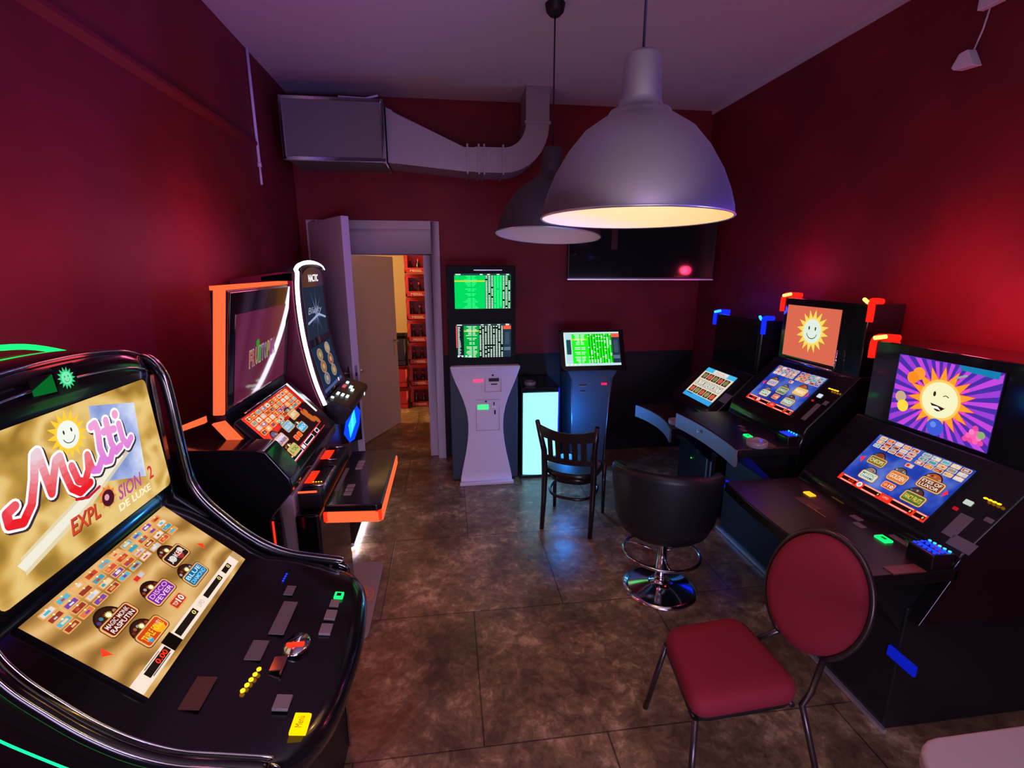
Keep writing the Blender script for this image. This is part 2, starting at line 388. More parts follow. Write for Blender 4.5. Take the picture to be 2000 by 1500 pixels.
# ------------------------------------------------------------------ tv
t = thing('television', 'wide black television hanging on the back wall behind the pendant lamps', 'television', (1.82, 4.6, 1.8))
h = Vector((1.16, 4.74, 0)); f = Vector((2.50, 4.45, 0)); d = f-h; T = Matrix.Translation(h) @ Matrix.Rotation(math.atan2(d.y, d.x), 4, 'Z')
MB().box((0,-.02,1.815),(d.length,.03,2.60), BLKM, T).build('housing', t, bevel=.006)
m = MB(); m.box((.012,-.0225,1.84),(d.length-.012,-.020,2.588), GLS, T); m.build('screen', t)
m = MB(); m.box((.0,-.024,1.815),(d.length,-.0205,1.825), ALU, T); m.build('bottom_trim', t)
m = MB(); m.box((1.55,4.62,2.1),(1.95,4.829,2.4), BLKM); m.build('wall_bracket', t)
fix(t)

# ------------------------------------------------------------------ pendant lamps
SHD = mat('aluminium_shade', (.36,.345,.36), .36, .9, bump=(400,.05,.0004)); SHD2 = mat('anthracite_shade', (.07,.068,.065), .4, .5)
SHD.node_tree.nodes['Principled BSDF'].inputs['Anisotropic'].default_value = .7
INN = mat('white_shade_inside', (.82,.78,.70), .6)
CABLE = mat('black_cable', (.006,.006,.006), .5)
PROF = [(.3225,0),(.319,.03),(.303,.08),(.276,.14),(.235,.205),(.185,.262),(.130,.298),(.108,.312),(.100,.325),(.074,.335),(.068,.36),(.058,.48),(.050,.492),(.0,.494)]
def pendant(x, y, zr, tilt, label, lit):
    t = thing('pendant_lamp', label, 'lamp', (x, y, ZC), 'bell-shaped pendant lamps')
    T = Matrix.Translation((x, y, zr+.49)) @ tilt.to_matrix().to_4x4() @ Matrix.Translation((0,0,-.49))
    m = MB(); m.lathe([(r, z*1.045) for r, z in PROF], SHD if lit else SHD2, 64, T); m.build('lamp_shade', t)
    m = MB(); m.lathe([(max(0,r-.004), z*1.045+.001) for r, z in PROF[:9]]+[(.0,.33)], INN, 64, T); m.build('shade_lining', t)
    m = MB(); m.lathe([(.3225,-.002),(.3265,.002),(.3225,.006),(.3185,.002),(.3225,-.002)], mat('pale_rim', (.7,.7,.72), .3, .8), 64, T); m.build('rim', t)
    m = MB(); m.tube([tuple(T @ Vector((0,0,.512))), (x, y, ZC-.02)], .0045, CABLE); m.build('cord', t)
    m = MB(); m.lathe([(0,ZC-.062),(.03,ZC-.06),(.05,ZC-.04),(.058,ZC-.001)], CABLE, 24, Matrix.Translation((x,y,0))); m.build('ceiling_rose', t)
    m = MB(); B = em('#ffc070', 8) if lit else mat('white_bulb_glass', (.8,.8,.8), .3)
    m.lathe([(0,.14),(.025,.147),(.038,.17),(.036,.20),(.018,.235),(.018,.27)], B, 20, T); m.build('light_bulb', t)
    fix(t); return t
from mathutils import Euler
pendant(.655, 1.72, 2.088, Euler((math.radians(-1), math.radians(.5), 0)), 'nearer large bell-shaped metal pendant lamp glowing warm yellow inside', True)
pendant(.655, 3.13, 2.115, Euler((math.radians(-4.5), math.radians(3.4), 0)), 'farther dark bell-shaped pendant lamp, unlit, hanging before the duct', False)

# ------------------------------------------------------------------ kiosk with hourglass front
KBL = mat('matt_black_metal', (.010,.016,.018), .6, spec=.15)
t = thing('betting_kiosk', 'white hourglass-fronted betting terminal with two screens beside the doorway', 'terminal', (.3, 4.4, 0))
MB().box((-.005, 4.205, .02), (.60, 4.80, 1.08), mat('dark_blue_metal', (.03,.05,.075), .5)).build('rear_body', t, bevel=.008)
MB().box((-.01, 4.19, 1.09), (.575, 4.42, 1.945), KBL).build('screen_tower', t, bevel=.008)
half = lambda z: .5*(.47+(.62-.47)*max(0,(z-.02)/1.06-0)**1) 
zs = [0,.05,.12,.2,.3,.4,.48,.56,.64,.72,.8,.88,.95,1.02,1.08,1.10]
wv = [.235,.235,.222,.205,.184,.168,.160,.158,.163,.178,.202,.233,.262,.288,.302,.303]
L = [(.305-w+.0*z, z) for w, z in zip(wv, zs)]; Rr = [(.305+w, z) for w, z in zip(wv, zs)]
m = MB(); secs = []
for z, w in zip(zs, wv):
    yy = 4.15+.045*math.sin(PI*min(1,z/1.1))*.5 - (.03 if z > 1.05 else 0)-(.02 if z < .05 else 0)
    secs.append([(.305-w,yy,z),(.305+w,yy,z),(.305+w-.01,4.204,z),(.305-w+.01,4.204,z)])
m.loft(secs, WHT, smooth=False); fp = m.build('front_panel', t, bevel=.004)
m = MB(); m.box((.06,4.10,0),(.55,4.14,.03), WHT); m.build('foot_plate', t, bevel=.006)
def detail(a, b, mt, name, par=None, bev=0): return MB().box(a, b, mt).build(name, par, bevel=bev)
yk = 4.150
SLOT = mat('slot_black', (.004,.004,.005), .5); SEAM = mat('panel_seam', (.25,.23,.30), .6)
def onpanel(z): return 4.15+.045*math.sin(PI*min(1,z/1.1))*.5-.004
z = .97; detail((.20,onpanel(z),.955),(.285,onpanel(z)+.02,.975), em('#ff3a70',1.6), 'red_indicator', t)
z = .97; detail((.335,onpanel(z),.955),(.425,onpanel(z)+.02,.985), SLOT, 'banknote_slot', t)
detail((.355,onpanel(.93),.925),(.41,onpanel(.93)+.02,.935), SLOT, 'receipt_slot', t)
detail((.235,onpanel(.72),.70),(.33,onpanel(.72)+.02,.742), em('#3dff7a',1.7), 'green_card_slot', t)
detail((.375,onpanel(.72),.735),(.385,onpanel(.72)+.02,.765), SLOT, 'coin_slot', t); detail((.36,onpanel(.71),.712),(.405,onpanel(.71)+.02,.728), ALU, 'lock', t)
detail((.382,onpanel(.66),.65),(.395,onpanel(.66)+.02,.69), SLOT, 'coin_return', t)
detail((.362,onpanel(1.01),1.005),(.378,onpanel(1.01)+.02,1.02), SLOT, 'camera_hole', t); detail((.30,onpanel(.77),.765),(.316,onpanel(.77)+.02,.78), SLOT, 'camera_hole', t)
for (a,b,c,e) in ((.30,.86,.445,1.04),(.22,.50,.43,.79)):
    m = MB()
    for (x0,z0,x1,z1) in ((a,b,c,b+.003),(a,e-.003,c,e),(a,b,a+.003,e),(c-.003,b,c,e)): m.box((x0,onpanel((z0+z1)/2)+.002,z0),(x1,onpanel((z0+z1)/2)+.01,z1), SEAM)
    m.build('hatch_outline', t)
def oddsboard(A, hdr='#e8ecec', green='#00d45c', left=.0, right=1., rows=21, blackcol=False, side=False, x0=.0, k=1., gcol=False):
    G = em(green, k); W = em('#e8fff0', k); K = em('#0c2018', 1); Yl = em('#c8d838', k); LG = em('#40ff90', k)
    A.rect(0,0,1,1, em('#10202a' if side else green, k), 1)
    a = .14 if side else 0; b = .86 if side else 1.
    A.rect(a, .05, b, 1, G, 2)
    A.rect(0, 0, 1, .05, em('#30444c', 1), 2)
    for u in (.02,.06,.45,.58,.75,.92): A.rect(u, .012, u+.05, .04, W, 3)
    u0 = a+(b-a)*(.38 if side else .54)
    if side: A.rect(u0, .05, b, 1, K if not gcol else G, 3)
    rh = .95/rows
    for r in range(rows):
        v = .055+r*rh
        if r == 3: A.rect(a, v, u0, v+rh*.9, Yl, 4)
        if r % 3 != 1 or r < 5 or r > 14:
            w = random.uniform(.06,.16)*(b-a); cx = a+(u0-a)*.55
            A.rect(cx-w, v+rh*.25, cx-.01, v+rh*.7, LG if not side else W, 5); A.rect(cx+.01, v+rh*.25, cx+w*.8, v+rh*.7, LG if not side else W, 5)
    nc = 9
    for c in range(nc):
        u = u0+(b-u0)*(c+.15)/nc; w = (b-u0)/nc*.7
        if not side and c in (0,1,2,6,7,8): A.rect(u-.004, .055, u+w+.004, 1, K, 3)
        if gcol: A.rect(u+w*.75, .055, u+w*1.1, .93, em('#0a3014',1), 4)
        for r in range(rows):
            v = .055+r*rh
            if random.random() < (.35 if gcol else .9): A.rect(u+w*.1, v+rh*.2, u+w*.9, v+rh*.8, W if not (3 <= c <= 5 and not side) else LG, 5)
    if side:
        A.rect(0,.05,.02,.7, em('#ff5a5a',1), 3)
        for r in range(26): A.rect(.03, .08+r*.034, .03+random.uniform(.03,.06), .08+r*.034+.016, W, 3)
        A.rect(.86,.05,1,1, em('#26364a',1), 3); A.rect(.86,.06,1,.16, em('#ff5a3c',1.1), 4); A.rect(.9,.0,.96,.05, em('#ffd0c0',1), 4)
        A.rr(.89,.25,.97,.62, em('#3a5060',1), 4); A.rect(.87,.7,.99,.8, em('#5a7488',1), 4)
        for u in (.02,.09,.16,.23): A.rect(u,.93,u+.035,.98, W, 6)
A = Art((.2955,4.1885,1.735),(1,0,0),(0,0,1),.475,.292, depth=.004); oddsboard(A, k=1.1); A.build('upper_screen', t)
A = Art((.298,4.1885,1.313),(1,0,0),(0,0,1),.475,.29, depth=.004); oddsboard(A, green='#00b040', side=True, rows=22, k=1.); A.build('lower_screen', t)
m = MB(); m.box((.22,4.186,1.905),(.46,4.192,1.913), ALU); m.build('top_trim', t)
fix(t)

# ------------------------------------------------------------------ light box
t = thing('light_box', 'glowing white-blue rectangular light column on the floor behind the wooden chair', 'light box', (.815, 4.4, 0))
MB().prism([(.635,4.235),(.995,4.235),(.995,4.75),(.635,4.75)], .0, .865, BLK, 'z').build('cabinet', t, bevel=.006)
m = MB(); secs = []
for i in range(13):
    x = .652+(.978-.652)*i/12; y = 4.226-.022*math.sin(PI*i/12)
    secs.append([(x,y,.03),(x,4.236,.03),(x,4.236,.82),(x,y,.82)])
LBM = em('#8cdcfa', 1.7)
m.loft(secs, LBM, smooth=False); m.build('glowing_panel', t)
m = MB(); m.box((.635,4.20,0),(.995,4.24,.028), BLKM); m.build('base', t); 
m = MB(); m.box((.983,4.225,.03),(.990,4.236,.86), em('#1828ff', 1.2)); m.build('blue_edge_light', t)
fix(t)

# ------------------------------------------------------------------ ashtrays
CLR = mat('clear_glass', (.80,.80,.88), .12, trans=.72, ior=1.5)
def ashtray(x, y, z, r, label, mt):
    t = MB(); t.lathe([(0,z),(r*.9,z),(r,z+.008),(r,z+.034),(r*.93,z+.036),(r*.86,z+.032),(r*.8,z+.010),(0,z+.008)], mt, 28, Matrix.Translation((x,y,0)))
    o = t.build('ashtray'); tag(o, label, 'ashtray', 'ashtrays')
    return o
ashtray(.735, 4.35, .867, .055, 'small grey ashtray on top of the glowing light column', mat('grey_glass', (.35,.38,.45), .15, trans=.4))

# ------------------------------------------------------------------ single-screen kiosk
t = thing('slim_terminal', 'dark terminal with one tilted green betting screen left of the corner machines', 'terminal', (1.3, 4.4, 0))
m = MB(); m.loft([[(1.13,4.34,0),(1.46,4.34,0),(1.46,4.7,0),(1.13,4.7,0)],[(1.13,4.30,.3),(1.46,4.30,.3),(1.46,4.7,.3),(1.13,4.7,.3)],[(1.11,4.28,.93),(1.51,4.28,.93),(1.51,4.7,.93),(1.11,4.7,.93)],[(1.06,4.26,1.03),(1.56,4.26,1.03),(1.5,4.66,1.1),(1.12,4.66,1.1)]], mat('dark_blue_grey_metal', (.07,.10,.13), .4), smooth=False); m.build('pedestal', t, bevel=.006)
for sx in (1.125, 1.475):
    m = MB(); m.tube([(sx+.01*(1 if sx < 1.3 else -1),4.295,.05),(sx+(.01 if sx < 1.3 else -.01),4.292,.3),(sx-(.01 if sx < 1.3 else -.01),4.274,.93)], .003, ALU); m.build('edge_trim', t)
detail((1.40,4.272,.865),(1.45,4.29,.882), em('#ff1c50',1.8), 'red_indicator', t); detail((1.18,4.272,.855),(1.25,4.29,.862), ALU, 'card_slot', t); detail((1.195,4.272,.80),(1.24,4.29,.806), ALU, 'coin_slot', t)
tl = math.radians(24); up = (0, math.sin(tl), math.cos(tl))
A = Art((1.285,4.225,1.205),(1,0,0),up,.60,.375, depth=.03, back=BLK)
A.rr(.0,.0,1,1, GLS, 1, .12); 
A.mb.mats
A.build('screen_bezel', t)
nn = Vector((1,0,0)).cross(Vector(up))
A = Art(Vector((1.282,4.225,1.215))+nn*.002,(1,0,0),up,.515,.312, depth=.002)
oddsboard(A, green='#20f020', side=True, rows=20, k=1.1, gcol=True)
A.rect(0,.05,.02,1, em('#e8ffff',1), 6); A.rect(0,0,1,.05, em('#c8e8e0',1), 6); A.rect(0,.93,1,1, em('#c8e8f0',1), 6); A.rect(.02,.05,.14,.93, em('#bfe0ea',1), 4); A.rr(.04,.22,.12,.66, em('#204a50',1), 6)
A.build('screen', t)
fix(t)

# ------------------------------------------------------------------ wooden chair
WD = mat('dark_stained_wood', (.012,.008,.007), .3, coat=.3, bump=(30,.1,.001))
t = thing('wooden_chair', 'dark wooden slat-back chair in front of the glowing light column', 'chair', (.9, 3.35, 0))
BL = Vector((.655,3.285,0)); BR = Vector((.978,3.105,0)); FL = Vector((.830,3.635,0)); FR = Vector((1.19,3.47,0))
fw = ((FL+FR)/2-(BL+BR)/2).normalized(); sd = (BR-BL).normalized()
def oct(p0, p1, r0, r1, m): return m.tube([tuple(p0), tuple(p1)], [r0, r1], WD, 8)
for q, inn in ((BL, 1), (BR, -1)):
    m = MB(); b = q-fw*.0
    P0 = b; P1 = b+fw*.055+Vector((0,0,.44)); P2 = b+fw*.03+Vector((0,0,.62)); P3 = b-fw*.05-sd*inn*.03+Vector((0,0,.87))
    m.tube([tuple(P0), tuple((P0+P1)/2+fw*.012), tuple(P1), tuple(P2), tuple(P3)], [.017,.020,.024,.022,.016], WD, 8); m.build('back_leg', t)
for q in (FL, FR):
    m = MB(); m.tube([tuple(q), tuple(q+Vector((0,0,.43))-fw*.015)], [.014,.020], WD, 8); m.build('front_leg', t)
c = (BL+BR+FL+FR)/4
m = MB(); ring = []
for i in range(32):
    a = 2*PI*i/32; rx = abs(math.cos(a))**.75*math.copysign(1, math.cos(a)); ry = abs(math.sin(a))**.75*math.copysign(1, math.sin(a))
    ring.append(c+sd*rx*(.205+.015*ry)+fw*ry*.205)
m.loft([[tuple(p*1+Vector((0,0,z))+(p-c)*k) for p in ring] for z, k in ((.435,-.04),(.435,0),(.47,0),(.475,-.06))], WD); m.build('seat', t, bevel=.0)
m = MB(); m.loft([[tuple(p+(p-c)*(-.16)+Vector((0,0,z))) for p in ring] for z in (.385,.436)], WD); m.build('apron', t)
m = MB(); m.tube([tuple(c+(p-c)*.86+Vector((0,0,.27))) for p in ring], .011, WD, 8, closed=True); m.build('stretcher_ring', t)
# crest rail, lower rail, slats
def railpt(u, z, off=0): 
    b = BL+(BR-BL)*u; bow = -.045*math.sin(PI*u)
    lean = (.055-.105*max(0,(z-.44))/.43)
    return b+fw*(lean+bow+off)+Vector((0,0,z))
m = MB(); secs = []
for i in range(17):
    u = -.10+1.2*i/16; zt = .845-.035*math.sin(PI*(u+.1)/1.2)+(.02 if i in (0,) else 0); zb = .745-.01*math.sin(PI*min(1,max(0,u)))
    secs.append([tuple(railpt(u,zb,-.010)), tuple(railpt(u,zb,.010)), tuple(railpt(u,zt,.008)), tuple(railpt(u,zt,-.008))])
m.loft(secs, WD, smooth=False); m.build('crest_rail', t, bevel=.004)
m = MB(); secs = [[tuple(railpt(i/12,.555,-.010)), tuple(railpt(i/12,.555,.010)), tuple(railpt(i/12,.60,.008)), tuple(railpt(i/12,.60,-.008))] for i in range(13)]
m.loft(secs, WD, smooth=False); m.build('lower_rail', t)
for k in range(5):
    u = .17+.66*k/4; m = MB(); du = .052
    m.loft([[tuple(railpt(u-du,z,-.005)), tuple(railpt(u+du,z,-.005)), tuple(railpt(u+du,z,.005)), tuple(railpt(u-du,z,.005))] for z in (.59,.67,.76)], WD, smooth=False); m.build('slat', t)
fix(t)

# ------------------------------------------------------------------ swivel tub stool
LEA = mat('black_leather', (.010,.011,.014), .42, bump=(120,.25,.001))
t = thing('swivel_tub_stool', 'black upholstered swivel tub seat on a round chrome base', 'stool', (1.26, 2.50, 0))
T0 = Matrix.Translation((1.245, 2.50, 0))
m = MB(); m.lathe([(0,0),(.215,0),(.222,.006),(.222,.012),(.19,.022),(.08,.045),(.035,.06),(.032,.10)], CHR, 56, T0); m.build('base', t)
m = MB(); m.lathe([(.031,.08),(.031,.36),(.04,.36),(.04,.42)], CHR, 24, T0); m.build('pole', t)
Tr = Matrix.Translation((1.225,2.47,.27)) @ Matrix.Rotation(math.radians(3), 4, 'Y')
m = MB(); m.tube([(.225*math.cos(2*PI*i/48), .205*math.sin(2*PI*i/48), 0) for i in range(48)], .010, CHR, 10, closed=True, T=Tr)
for a in (20, 140, 260): m.tube([(.03*math.cos(math.radians(a)),.03*math.sin(math.radians(a)),0),(.22*math.cos(math.radians(a)),.20*math.sin(math.radians(a)),0)], .006, CHR, 8, T=Tr)
m.build('foot_ring', t)
m = MB(); m.lathe([(0,.40),(.18,.405),(.235,.43),(.25,.47),(.245,.52),(.0,.53)], LEA, 40, Matrix.Translation((1.23,2.49,0))); m.build('seat', t)
m = MB(); secs = []
# tub back wraps the side towards the camera
ctr = Vector((1.23,2.49,0)); face = math.radians(62)   # opening towards the machines and back wall
for i in range(33):
    a = face+math.radians(62)+math.radians(236)*i/32
    e = math.sin(PI*i/32); top = .72+.14*e**.6; r = .285
    dd = Vector((math.cos(a), math.sin(a), 0))
    prof = [(r*.80,.47),(r*.90,.45),(r*1.0,.52),(r*1.10,top-.03),(r*1.08,top),(r*1.0,top+.012),(r*.92,top-.01),(r*.90,top-.06),(r*.84,.50)]
    secs.append([tuple(ctr+dd*q+Vector((0,0,z))) for q, z in prof])
m.loft(secs, LEA); m.build('backrest', t)
fix(t)

# ------------------------------------------------------------------ banquet chair
RED = mat('red_chair_fabric', (.27,.014,.03), .85, bump=(500,.5,.001)); FRM = mat('dark_bronze_tube', (.10,.08,.08), .3, .8)
t = thing('banquet_chair', 'red fabric banquet chair with oval back and metal frame, nearest the camera', 'chair', (1.1, 1.45, 0))
A_, B_, C_, D_ = Vector((.845,1.635,0)), Vector((1.20,1.665,0)), Vector((1.215,1.285,0)), Vector((.79,1.265,0))
sc = (A_+B_+C_+D_)/4; ring = []
cn = [A_, B_, C_, D_]
for i in range(4):
    p, q, s_ = cn[i-1], cn[i], cn[(i+1) % 4]
    a = q+(p-q).normalized()*.07; b = q+(s_-q).normalized()*.07
    for k in range(6):
        w = k/5; ring.append(a*(1-w)**2+q*2*w*(1-w)+b*w*w)
m = MB(); m.loft([[tuple(sc+(p-sc)*s_+Vector((0,0,z))) for p in ring] for z, s_ in ((.405,.93),(.41,.985),(.435,1.0),(.455,.995),(.472,.96),(.482,.85),(.485,.6),(.486,.1))], RED); m.build('seat', t)
m = MB(); m.loft([[tuple(sc+(p-sc)*.94+Vector((0,0,z))) for p in ring] for z in (.385,.406)], BLKM); m.build('seat_pan', t)
bc = Vector((1.355,1.46,.715)); yw = math.radians(203); rk = math.radians(15)
bn = Vector((math.cos(yw), math.sin(yw), 0)); brt = Vector((-math.sin(yw), math.cos(yw), 0)); bup = Vector((0,0,1))*math.cos(rk)-bn*math.sin(rk); bnn = brt.cross(bup)
def ov(a, s_, off): 
    return tuple(bc+brt*(.178*s_*math.cos(a))+bup*(.232*s_*math.sin(a))+bnn*off)
m = MB(); m.loft([[ov(2*PI*i/40, s_, o_) for i in range(40)] for s_, o_ in ((.3,-.026),(.8,-.024),(.95,-.018),(.985,-.004),(.985,.006),(.95,.022),(.8,.032),(.4,.038),(.05,.038))], RED); m.build('backrest', t)
m = MB(); m.tube([ov(math.radians(-62+304*i/48), 1.035, -.008) for i in range(49)], .0115, FRM, 10)
m.build('back_frame', t)
pL = Vector(ov(math.radians(-62), 1.035, -.008)); pR = Vector(ov(math.radians(242), 1.035, -.008))
lo = sorted([pL, pR], key=lambda p: -p.y)   # far end first
for p, q, fl in ((lo[0], B_, Vector((1.27,1.72,0))), (lo[1], C_, Vector((1.30,1.22,0)))):
    m = MB(); e = q+Vector((.0,0,.40)); m.tube([tuple(p), tuple(p*.5+e*.5+Vector((0,0,-.05))), tuple(e), tuple(e*.4+fl*.6+Vector((0,0,.02))), tuple(fl)], [.0115]*5, FRM, 10); m.build('rear_leg', t)
for q, fl in ((A_, Vector((.825,1.70,0))), (D_, Vector((.77,1.20,0)))):
    m = MB(); e = sc+(q-sc)*.92+Vector((0,0,.40)); m.tube([tuple(e), tuple(fl)], .0115, FRM, 10); m.build('front_leg', t)
m = MB(); m.tube([tuple(sc+(A_-sc)*.9+Vector((0,0,.38))), tuple(sc+(D_-sc)*.9+Vector((0,0,.38)))], .010, FRM); m.tube([tuple(sc+(B_-sc)*.9+Vector((0,0,.38))), tuple(sc+(C_-sc)*.9+Vector((0,0,.38)))], .010, FRM); m.build('seat_rail', t)
fix(t)

# ------------------------------------------------------------------ game screens
SAT = lum_img('gold_satin', [(.0,'#9a7430'),(.25,'#b38c3e'),(.6,'#cba050'),(1.,'#e6c47a')], 3.0, 11., 1.05, vec=(1,1.3,1.6))
SATL = lum_img('gold_satin_low', [(.0,'#946a34'),(.4,'#bf8f4c'),(.7,'#cf9f5c'),(1.,'#e2b878')], 2.6, 10., 1.05, vec=(1.6,1.2,1.2))
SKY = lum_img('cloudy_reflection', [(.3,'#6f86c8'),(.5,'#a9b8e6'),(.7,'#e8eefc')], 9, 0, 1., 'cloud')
BLUEP = lum_img('blue_picture', [(.3,'#101a66'),(.5,'#2440b0'),(.7,'#7088d8')], 5, 0, 1., 'cloud')
REDP = lum_img('red_picture', [(.3,'#a01418'),(.5,'#e02a24'),(.75,'#ff4a34')], 6, 0, 1., 'cloud')
PAL = ['#c84a28','#e8e0d8','#e89a58','#9a3a2a','#58b8d0','#f0d8b0','#7a48a8','#d8503c','#f0b878','#c8c8d8','#e87848','#40a0b8']
def tiles(A, n, rows, v0, v1, u0, u1, frame='#f0a860', k=1., gap=.0):
    F = em(frame, k); cw = (u1-u0)/n; rh = (v1-v0)/rows
    for i in range(n):
        for j in range(rows):
            g = gap if i >= n//2 else 0
            a = u0+cw*i+cw*.06+g; b = v0+rh*j+rh*.08
            A.rr(a, b, a+cw*.88, b+rh*.86, F, 4, .2)
            A.rect(a+cw*.08, b+rh*.14, a+cw*.80, b+rh*.72, em(random.choice(PAL), k), 5)
            c2 = em(random.choice(PAL), k); w = random.uniform(.2,.5)*cw; x = a+cw*.1+random.random()*(.6*cw-w)*.9
            A.rect(x, b+rh*random.uniform(.2,.4), x+max(w,.01), b+rh*.6, c2, 6)
            A.disc(a+cw*.5, b+rh*.08, cw*.06, em('#fff6c0', k), 7, 6)
def big(A, u, v, w, h, bg, lines, tc, arc='#3a1c14', sun=True, frame='#f3b673', k=1., art=None):
    A.disc(u-w*.10, v-h*.36, w*.36, em('#2a1410', k), 4, 22); A.disc(u-w*.10, v-h*.34, w*.32, em(arc, k), 5, 22)
    for i in range(5): A.disc(u-w*.34+i*w*.12, v-h*.62-h*.1*math.sin(i), w*.05, em(random.choice(PAL), k*.5), 6, 8)
    A.rr(u-w/2, v-h/2, u+w/2, v+h/2, em('#6a3a18', k), 7, .22); A.rr(u-w/2+.004, v-h/2+.008, u+w/2-.004, v+h/2-.008, em(frame, k), 8, .22); A.rr(u-w*.43, v-h*.38, u+w*.43, v+h*.38, em(bg, k), 9, .15)
    if art:
        for (x, y, r, c) in art: A.disc(u+x*w, v+y*h, r*w, em(c, k), 10, 14)
    n = len(lines)
    for i, s_ in enumerate(lines):
        A.text(s_, u, v+h*(-.17+.34*(i/(max(1,n-1))) if n > 1 else 0), w*.76, h*(.26 if n > 1 else .4), em(tc if isinstance(tc, str) else tc[i], k), 12, bold=.015)
    if sun:
        A.star(u-w*.05, v-h*.58, w*.12, w*.07, 12, em('#3a2408', k), 10); A.star(u-w*.05, v-h*.58, w*.10, w*.06, 12, em('#ffe27a', k), 11); A.disc(u-w*.05, v-h*.58, w*.055, em('#fffbe0', k), 12, 14)
def flag(A, u, v, w, h, frame, k=1.):
    A.rr(u-w/2, v-h/2, u+w/2, v+h/2, em(frame, k), 7, .2); A.rect(u-w*.38, v-h*.3, u+w*.0, v+h*.3, em('#d8342a', k), 8); A.rect(u, v-h*.3, u+w*.38, v+h*.3, em('#c8c8d0', k), 8)
def menu_screen(name, parent, c, side, tilt, w, h, bg, kind, k=1., rows=4, gap=0.):
    tl = math.radians(tilt)
    A = Art(c, (0,side,0), (-side*math.sin(tl),0,math.cos(tl)), w, h, depth=.02, back=BLKM, step=.0003)
    A.rect(0,0,1,1, bg, 1)
    if kind == 'gold':
        tiles(A, 10, 4, .02, .275, .065, .915, k=k)
        big(A, .238,.462,.19,.15,'#6a1c14',['MAGIC MONK','RASPUTIN'],['#f0e0d0','#fff4ec'],k=k)
        big(A, .270,.715,.17,.16,'#d84418',['TRIPLE FOUR!'],'#ffd830',k=k,art=[(-.25,.2,.08,'#40a0d0'),(.2,.15,.16,'#ffb020'),(.3,-.1,.07,'#c040a0')])
        big(A, .476,.560,.17,.16,'#7a28a0',['DISCO','FEVER'],['#f4b0d8','#f8d0f0'],k=k,arc='#301010')
        big(A, .728,.440,.17,.17,'#2c1c1a',['JOKER'],'#f0e8e0',k=k,art=[(-.2,0,.12,'#d8d0d0'),(.1,.1,.14,'#a83028'),(.28,-.1,.1,'#e0c0b0')])
        big(A, .690,.693,.17,.16,'#1c6a9c',['BLUE','DIAMOND'],['#c8f0ff','#90d8f8'],k=k)
        flag(A,.486,.332,.085,.065,'#e8a060',k)
        A.rr(.435,.665,.535,.775, em('#f0a060',k), 7,.2); A.rr(.442,.68,.528,.76, em('#c03420',k), 8,.15); A.text('TOP',.463,.72,.03,.04,em('#f8d8b0',k),9,bold=.03); A.text('10',.503,.72,.04,.06,em('#fff8f0',k),9,bold=.03)
        R_ = em('#ff3a1c',1.3)
        A.poly([(.085,.50),(.085,.60),(.055,.55)],R_,6); A.poly([(.885,.50),(.885,.60),(.915,.55)],R_,6)
        A.poly([(.012,.51),(.012,.51),(.012,.51)],R_,6)
        A.rect(0,.84,.95,.955, em('#f2dccb',1.1), 4); A.rect(.95,.84,1,.955, em('#c8a070',1), 4)
        A.rect(.075,.865,.235,.925, em('#221814',1), 5); A.text('0.00',.185,.895,.075,.045,em('#ff2c14',1.6),6,bold=.02); A.rect(.24,.825,.31,.955, em('#140c08',1), 5)
        A.rect(.32,.862,.495,.925, em('#221814',1), 5); A.text('0',.475,.893,.02,.04,em('#f8e880',1.1),6,bold=.02)
        A.text('UPO',.545,.895,.045,.045,em('#c0b0b0',1),6); A.rect(.595,.867,.775,.922, em('#221814',1), 5); A.text('0',.755,.893,.02,.04,em('#f8e880',1.1),6,bold=.02)
        A.rect(.81,.867,.89,.922, em('#221814',1), 5); A.text('0',.87,.893,.02,.04,em('#f8e880',1.1),6,bold=.02)
        A.rect(.09,.93,.22,.937, em('#40302a',1), 5); A.rect(.09,.85,.2,.857, em('#807068',1), 5)
    elif kind == 'red':
        tiles(A, 10, 4, .02, .40, .03, .93, frame='#ffb060', k=k)
        A.poly([(.10,.5),(.95,.40),(1,.45),(1,1),(0,1)], em('#2a1216',1), 2)
        big(A, .16,.60,.18,.18,'#d8b0d0',['RISING','LINER'],['#ffffff','#303038'],k=k,sun=False,arc='#6a5a80'); big(A,.40,.53,.18,.18,'#7ab0c8',['GOLD CUP'],'#e8f0ff',k=k,sun=False,arc='#a0d8e8'); big(A,.63,.45,.18,.18,'#d8a870',['LIBERTY'],'#fff0d8',k=k,sun=False)
        big(A,.17,.84,.18,.17,'#c8c070',['EL TORO'],'#3a7020',k=k); big(A,.56,.70,.17,.17,'#30a8e0',['BEACH'],'#e0f8ff',k=k)
        flag(A,.42,.37,.07,.07,'#ffb878',k)
        for u in (.345,.425): A.rr(u-.035,.70,u+.035,.80, em('#ff8a50',k), 7,.2); A.rr(u-.025,.715,u+.025,.785, em('#ff5a30',k), 8,.2)
        A.poly([(.80,.42),(.80,.52),(.83,.47)], em('#ff2840',1.2), 6)
        for (x,y,r) in ((.80,.62,.04),(.84,.56,.03),(.78,.55,.03),(.82,.70,.05),(.88,.80,.04)): A.disc(x,y,r, em('#c86428',k), 5, 12)
        A.rect(.0,.87,.9,.885, em('#ff4050',1), 5); A.rect(.0,.97,.9,.98, em('#ff4050',1), 5)
        for (a,b) in ((.02,.26),(.36,.58),(.66,.74)): A.rr(a,.885,b,.965, em('#f0f0f8',1), 6,.1); A.rect(a+.012,.90,b-.012,.95, em('#1c1820',1), 7)
        A.rect(.28,.89,.34,.96, em('#e8e8f0',1), 6)
        A.rect(0,.0,.02,1, em('#ff4030',k), 3)
    elif kind == 'blue':
